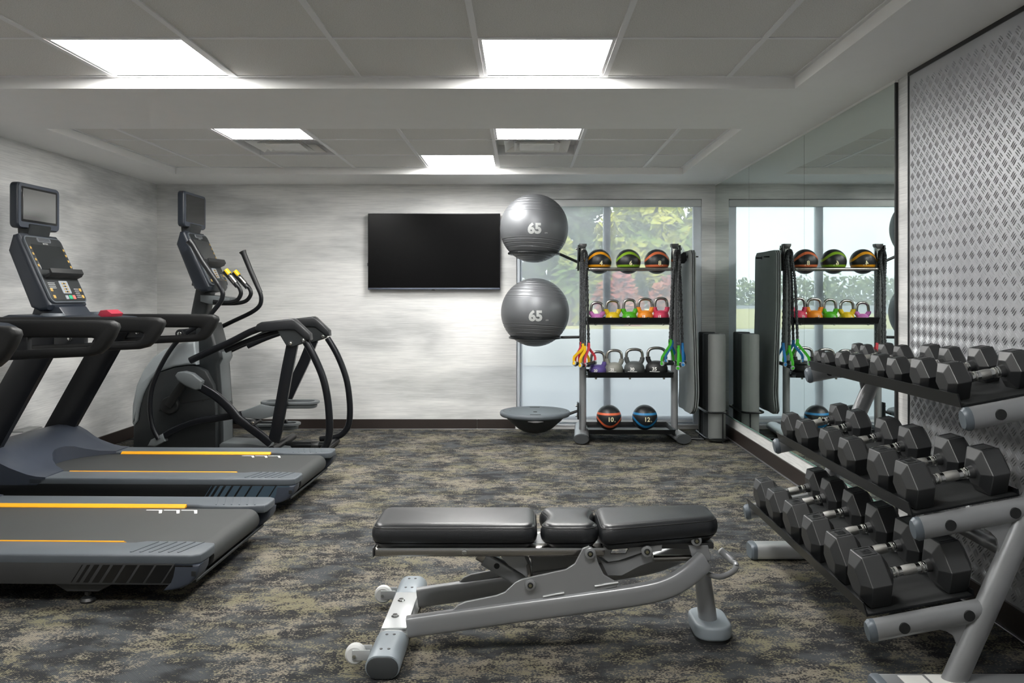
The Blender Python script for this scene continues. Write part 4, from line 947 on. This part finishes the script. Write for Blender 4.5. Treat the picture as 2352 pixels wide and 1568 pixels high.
# ball and balance trainer rings on arms
def ring(cx, cy, z, r, ax, az):
    rg = obj('ball_ring', G().sweep([(cx+r*math.cos(a), cy+r*math.sin(a), z) for a in [2*PI*i/40 for i in range(40)]], .011, ref=(0, 0, 1), n=10, closed=True), 'steel_black', t_)
    obj('ring_arm', G().sweep([(cx+r*.97, cy, z), (ax, YS, az)], .012, n=10), 'steel_black', rg)
BXu, BZu, BXl, BZl = .100, 1.805, .108, 1.087; BR = .292
def ringz(r): return math.sqrt((BR+.012)**2-r*r)
ring(BXu, YS, BZu-ringz(.215), .215, XA-.04, 1.515); ring(BXl, YS, BZl-ringz(.215), .215, XA-.02, BZl-ringz(.215)+.004)
ring(.108, YS, .185, .205, XA-.04, .245)
def ball(name, c, R, label):
    prof = []; gr = [math.radians(a) for a in (-78, -72, -66, -60, -54, -48, -38, -31, -24, 24, 31, 38, 45, 52, 59, 66, 73)]; a = -PI/2
    n = 260
    for i in range(n+1):
        a = -PI/2+PI*i/n; d = min(abs(a-q) for q in gr); rr = R*(1-.013*math.exp(-(d/.010)**2)+.004*math.exp(-((d-.022)/.012)**2)); prof.append((max(0, rr*math.cos(a)) if 0 < i < n else 0, rr*math.sin(a)))
    t2 = thing(name, c, label, 'exercise ball', 'grey exercise balls on the rack rings')
    g = G().lathe(prof, (0, 0, 0), 72); rot = Matrix.Rotation(math.radians(3), 3, 'Y') @ Matrix.Rotation(math.radians(-4), 3, 'X')
    for v in g.bm.verts: v.co = rot @ v.co+Vector(c)
    obj('shell', g, 'stability_rubber', t2, ang=80)
    g = G(); mp = sphere_map(c, R, lift=.002); text_on(g, '65', mp, .115, .045, .0, -.028); text_on(g, 'cm', mp, .022, .02, .098, -.058)
    obj('number_print', g, 'label_grey', t2)
ball('exercise_ball', (BXu, YS, BZu), BR, 'upper grey inflated exercise ball marked 65, level with the top of the window')
ball('exercise_ball', (BXl, YS, BZl), BR, 'lower grey inflated exercise ball marked 65, below the upper ball')
# balance trainer, flat side up
t2 = thing('balance_trainer', (.108, YS, .06), 'grey half ball balance trainer resting flat side up on the lowest ring', 'balance trainer')
dome = [(0, .055), (.05, .058), (.10, .072), (.15, .10), (.195, .14), (.225, .165), (.262, .205), (.268, .215)]
obj('dome', G().lathe(dome, (.108, YS, 0), 48), 'trainer_dark', t2, ang=40)
pf = obj('platform', G().lathe([(.262, .200), (.292, .205), (.300, .215), (.302, .232), (.296, .243), (.282, .247), (.276, .2455), (.270, .2455), (.264, .247), (.24, .244), (0, .240)], (.108, YS, 0), 56), 'trainer_grey', t2, ang=50)
obj('ring_groove', G().lathe([(.268, .2461), (.272, .2461)], (.108, YS, 0), 56).lathe([(.215, .2441), (.218, .2442)], (.108, YS, 0), 56), 'trainer_dark', pf)
obj('plug', G().lathe([(0, .244), (.016, .244), (.018, .240)], (.108, YS-.04, 0), 16), 'rubber_dark', pf)
for s in (-1, 1): obj('hand_slot', G().box((.108-.045, YS+s*.225-.012, .243), (.108+.045, YS+s*.225+.012, .2462), .004), 'rubber_dark', pf)
obj('side_grip', G().prism([(.108-.065, .196), (.108-.02, .186), (.108+.02, .186), (.108+.065, .196), (.108, .200)], YS-.298, YS-.285, .002), 'metal_edge', pf)
# medicine balls
def med(x, y, z, mt, num, label, grp, dx=0, dz=0):
    R = .1065; t2 = thing('medicine_ball', (x, y, z), label, 'medicine ball', grp)
    prof = [(R*math.cos(-PI/2+PI*i/48) if 0 < i < 48 else 0, R*math.sin(-PI/2+PI*i/48)) for i in range(49)]
    obj('shell', G().lathe(prof, (x, y, z), 64), mt, t2, ang=80)
    g = G(); mp = sphere_map((x, y, z), R, lift=.0012); text_on(g, num, mp, .052, .025, dx, dz); text_on(g, 'lb', mp, .016, .012, dx+.026+.014*(len(num)-1), dz-.016)
    obj('number_print', g, 'cream_print', t2)
zc = 1.440+.013+math.sqrt(.1065**2-.087**2)-.006
zc = 1.502
for px_, num, mt, nm in ((1376, '4', 'ball_amber', 'amber'), (1443, '6', 'ball_lime', 'lime green'), (1508.5, '8', 'ball_coral', 'orange')):
    med((px_-HX)*6.93/F, 6.93, zc+.018, mt, num, 'black medicine ball marked %s with %s stripes on the top rail' % (num, nm), 'medicine balls on the rack', .008, -.018)
for px_, num, mt, nm in ((1398.5, '10', 'ball_red', 'red orange'), (1481, '12', 'ball_blue', 'blue')):
    med((px_-HX)*6.93/F, 6.93, .085+.1072, mt, num, 'black medicine ball marked %s with %s stripes on the lowest tray' % (num, nm), 'medicine balls on the rack', .004, -.006)
# kettlebells
def kettle(px_, y, zb, H, Wb, Wt, hs, mt, num, nm, shelf):
    x = (px_-HX)*y/F; t2 = thing('kettlebell', (x, y, zb), '%s kettlebell marked %s with steel handle on the %s' % (nm, num, shelf), 'kettlebell', 'kettlebells on the rack')
    r = Wb/2; bt = H*.0; top = hs*.80
    prof = [(0, 0), (r*.62, 0), (r*.74, .004), (r*.95, top*.26), (r, top*.44), (r*.95, top*.64), (r*.76, top*.84), (r*.45, top*.96), (0, top)]
    sm = [(0, 0)]+[(v.x, v.y) for v in smooth([(a, b_, 0) for a, b_ in prof[1:]], 3)]
    sm[-1] = (0, sm[-1][1])
    bd = obj('body', G().lathe([(max(0, a), b_) for a, b_ in sm], (x, y, zb), 32)
             .sweep(smooth([(x-r*.35, y, zb+top*.55), (x-Wt*.40, y, zb+hs*.82), (x-Wt*.425, y, zb+hs)], 4), .020, .020, n=14, rad=None)
             .sweep(smooth([(x+r*.35, y, zb+top*.55), (x+Wt*.40, y, zb+hs*.82), (x+Wt*.425, y, zb+hs)], 4), .020, .020, n=14), mt, t2, ang=60)
    hw = Wt*.5-.0125; hh = H-.0125
    pts = [(x-Wt*.425, y, zb+hs-.01), (x-hw, y, zb+hs+(hh-hs)*.45), (x-hw*.82, y, zb+hs+(hh-hs)*.82), (x-hw*.35, y, zb+hh), (x+hw*.35, y, zb+hh), (x+hw*.82, y, zb+hs+(hh-hs)*.82), (x+hw, y, zb+hs+(hh-hs)*.45), (x+Wt*.425, y, zb+hs-.01)]
    obj('handle', G().sweep(smooth(pts, 5), .0125, n=14), 'brushed_steel', t2)
    zc = top*.44; R = r+.0012; az = -.35; g = G()
    mp = lambda u, v: Vector((x+R*math.sin(u/R+az)*math.cos(v/R), y-R*math.cos(u/R+az)*math.cos(v/R), zb+zc+R*math.sin(v/R)*.95))
    text_on(g, num, mp, r*.44, .03, 0, r*.06); k = 8
    for i in range(k):
        u0, u1 = -r*.48+r*.96*i/k, -r*.48+r*.96*(i+1)/k
        g.merge([mp(u0, -r*.22), mp(u1, -r*.20), mp(u1, -r*.13-.001*(i % 2)), mp(u0, -r*.16)], [(0, 1, 2, 3)])
    obj('number_print', g, 'white_print', bd)
for a in ((1371, 6.97, 1.0005, 0.180, 0.104, 0.124, 0.094, 'kb_pink', '5', 'small pink', 'middle shelf'), (1407, 6.97, 1.0005, 0.197, 0.121, 0.13, 0.114, 'kb_yellow', '8', 'yellow', 'middle shelf'),
          (1446, 6.97, 1.0005, 0.205, 0.126, 0.124, 0.118, 'kb_green', '10', 'green', 'middle shelf'), (1482, 6.97, 1.0005, 0.212, 0.134, 0.136, 0.132, 'kb_orange', '12', 'orange', 'middle shelf'),
          (1518, 6.97, 1.0005, 0.217, 0.136, 0.128, 0.132, 'kb_red', '15', 'red', 'middle shelf'),
          (1373, 6.96, 0.5455, 0.214, 0.148, 0.136, 0.119, 'kb_purple', '20', 'purple', 'shelf below'), (1411, 6.96, 0.5455, 0.226, 0.15, 0.148, 0.144, 'kb_stone', '25', 'pale grey', 'shelf below'),
          (1457, 6.96, 0.5455, 0.235, 0.176, 0.16, 0.156, 'kb_grey', '30', 'dark grey', 'shelf below'), (1508, 6.96, 0.5455, 0.247, 0.19, 0.172, 0.162, 'kb_black', '35', 'black', 'shelf below')): kettle(*a)
# ------------------------------------------------------------------ resistance cords folded over the pegs
for x, s in ((XA, 0), (XB, 0)):
    obj('cord_peg', G().cyl((x+.004, YS-.11, 1.585), (x+.004, YS-.03, 1.585), .009, 12, bev=.002), 'steel_black', bpy.data.objects['storage_rack'])
ORG0 = Vector((0, 0, 0))
def cord(name, label, strap, peg, legs, yy):
    # legs: [(px of clip, py of clip), (grip ring px,py)] for both ends
    y = yy; t2 = thing(name, (peg, y, 1.2), label, 'resistance band', 'resistance bands hanging on the rack')
    tops = [P(l[0][0], l[0][1], y) for l in legs]
    a, b_ = tops; side_ = .020*(1 if a.x < b_.x else -1)
    path = [a, (a.x-.3*(a.x-peg), y, 1.3), (peg-side_, y, 1.52), (peg-side_*.7, y, 1.59), (peg, y, 1.610), (peg+side_*.7, y, 1.59), (peg+side_, y, 1.52), (b_.x-.3*(b_.x-peg), y, 1.3), b_]
    path = smooth(path, 34)
    obj('sleeve', G().sweep(path, .0115, n=9, rad=[1+.20*math.sin(i*2.1)+random.uniform(-.13, .13) for i in range(len(path))], ref=(0, 1, 0)), 'cord_sleeve', t2, ang=80)
    for (c0, ringp, back), top in zip(legs, tops):
        r0 = P(ringp[0], ringp[1], y-.05); r1 = P(back[0], back[1], y+.05)
        hd = obj('hand_grip', G().cyl(r0, r1, .0155, 14, bev=.002), 'rubber_black', t2)
        d = (r1-r0).normalized()
        for p in (r0, r1): obj('end_ring', G().cyl(p-d*.006, p+d*.008, .0195, 18, bev=.003), 'ring_grey', hd); 
        obj('end_hole', G().cyl(r0-d*.0068, r0-d*.0055, .0125, 14), strap, hd)
        obj('knot', G().lathe([(0, -.014), (.012, -.012), (.014, 0), (.012, .012), (0, .014)], top, 12), 'rubber_black', t2)
        for p, q in ((r0, -1), (r1, 1)):
            st = [top+Vector((0, q*.012, .012)), top+Vector((0, q*.018, -.03)), p+Vector((0, 0, .055)), p+Vector((0, 0, .008))]
            obj('strap', G().sweep(smooth(st, 3), .011, .0018, ref=(1, .35, 0), shape='box'), strap, t2)
cord('resistance_band', 'grey resistance cord with red straps hanging on the left rack post', 'strap_red', XA+.004, [((1334, 788), (1322, 836), (1330, 834)), ((1352, 790), (1344, 838), (1366, 832))], YS-.075)
cord('resistance_band', 'grey resistance cord with yellow straps hanging on the left rack post', 'strap_yellow', XA+.006, [((1338, 792), (1319, 834), (1335, 836)), ((1343, 797), (1333, 839), (1352, 838))], YS-.115)
cord('resistance_band', 'grey resistance cord with green straps hanging on the right rack post', 'strap_green', XB+.004, [((1539, 782), (1521, 835), (1546, 834)), ((1558, 796), (1557.5, 845), (1563, 836))], YS-.115)
cord('resistance_band', 'grey resistance cord with blue straps hanging on the right rack post', 'strap_blue', XB+.006, [((1543, 784), (1530, 830), (1552, 832)), ((1567, 790), (1569, 837), (1572, 832))], YS-.075)
# ------------------------------------------------------------------ hanging mats
hk = obj('mat_hook', G().box((XB+.035, YS-.025, 1.50), (XB+.10, YS+.02, 1.585), .006), 'steel_black', bpy.data.objects['storage_rack']) if 0 else None
ORG[0] = bpy.data.objects['storage_rack'].location.copy()
rk = bpy.data.objects['storage_rack']
o = obj('mat_hanger', G().prism([(XB+.03, 1.50), (XB+.03, 1.57), (XB+.07, 1.60), (XB+.095, 1.60), (XB+.10, 1.53), (XB+.08, 1.505)], YS-.04, YS+.03, .008), 'steel_black', rk)
for y in (YS-.02, YS+.22): obj('hanger_pin', G().cyl((XB+.085, y, 1.562), (XB+.20, y, 1.562), .006, 10), 'steel_black', rk)
obj('hanger_bar', G().sweep([(XB+.095, YS-.02, 1.562), (XB+.095, YS+.22, 1.562)], .006, ref=(1, 0, 0), n=8), 'steel_black', rk)
for i in range(3):
    x = XB+.108+i*.0155; y0, y1, z1 = 6.76, 7.36, 1.612
    lab = ('leftmost of the three grey exercise mats hanging beside the rack', 'middle one of the three grey exercise mats hanging beside the rack', 'rightmost of the three grey exercise mats, facing the mirror')[i]
    ORG[0] = Vector((x, 7.06, .22)); t2 = thing('exercise_mat', (x, 7.06, .22), lab, 'mat', 'grey mats hanging beside the rack')
    # hanging sheet with rounded corners, curling near its foot
    rows_ = 40; vv, ff = [], []
    def half(z):
        r = .07; d = 0
        if z < .235+r: q = (.235+r-z)/r; d = r*(1-math.sqrt(max(0, 1-q*q)))
        if z > z1-.05: q = (z-(z1-.05))/.05; d = .05*(1-math.sqrt(max(0, 1-q*q)))
        return d
    zs = [.235+(z1-.235)*k/rows_ for k in range(rows_+1)]
    ys = 13
    for z in zs:
        d = half(z); c_ = -.020*max(0, (.45-z)/.22)**2+.016*max(0, (1.1-z)/.8)
        for j in range(ys):
            y = (y0+d)+(y1-y0-2*d)*j/(ys-1); vv.append((x+c_*(1+.25*i)+.004*math.sin(j*.9+z*3), y, z))
    n1 = len(vv); vv += [(a+.009, b_, c_) for a, b_, c_ in vv]
    for k in range(rows_):
        for j in range(ys-1):
            a = k*ys+j; ff += [(a, a+1, a+ys+1, a+ys), (n1+a, n1+a+ys, n1+a+ys+1, n1+a+1)]
        ff += [(k*ys, (k+1)*ys, n1+(k+1)*ys, n1+k*ys), (k*ys+ys-1, n1+k*ys+ys-1, n1+(k+1)*ys+ys-1, (k+1)*ys+ys-1)]
    for j in range(ys-1): ff += [(j, n1+j, n1+j+1, j+1), (rows_*ys+j, rows_*ys+j+1, n1+rows_*ys+j+1, n1+rows_*ys+j)]
    obj('sheet', G().merge(vv, ff), 'mat_grey', t2, ang=50)
    for y in (YS-.02, YS+.22): obj('eyelet', G().lathe([(.008, -.0055), (.014, -.0055), (.014, .0055), (.008, .0055)], (x+.0045, y, 1.562), 14, 'x'), 'mat_edge', t2)
# ------------------------------------------------------------------ foam rollers in their wire stand
for i, (x, y, z1, mt, lab) in enumerate(((1.638, 6.84, .905, 'foam_grey', 'front grey foam roller in the wire stand in the corner'), (1.628, 7.0, .905, 'foam_dark', 'middle grey foam roller standing behind the front one'), (1.625, 7.16, .91, 'foam_dark', 'rearmost dark foam roller in the corner, next to the window'))):
    ORG[0] = Vector((x, y, .012)); r = .0725
    g = G().lathe([(0, .012), (r-.006, .012), (r, .018), (r, z1-.008), (r-.006, z1), (.028, z1), (.024, z1-.004), (.024, z1-.05), (0, z1-.05)], (x, y, 0), 36)
    tag(obj('foam_roller', g, mt, ang=40), lab, 'foam roller', 'foam rollers in the corner')
t2 = thing('roller_stand', (1.635, 7.0, 0), 'black wire stand holding the foam rollers in the corner', 'stand')
loop = rrect(1.54, 6.748, 1.722, 7.245, .07, 5)
for z in (.255, .035): obj('stand_ring', G().sweep([(x, y, z) for x, y in loop], .009, ref=(0, 0, 1), n=10, closed=True), 'steel_black', t2)
for x, y in ((1.665, 6.748), (1.54, 7.05), (1.722, 7.05)): obj('stand_bar', G().cyl((x, y, .004), (x, y, .262), .007, 10), 'steel_black', t2)
obj('base_wire', G().sweep([(1.54, 6.9, .010), (1.36, 6.95, .010)], .008, n=8).sweep([(1.54, 6.9, .010), (1.54, 7.1, .010)], .008, ref=(1, 0, 0), n=8), 'steel_black', t2)
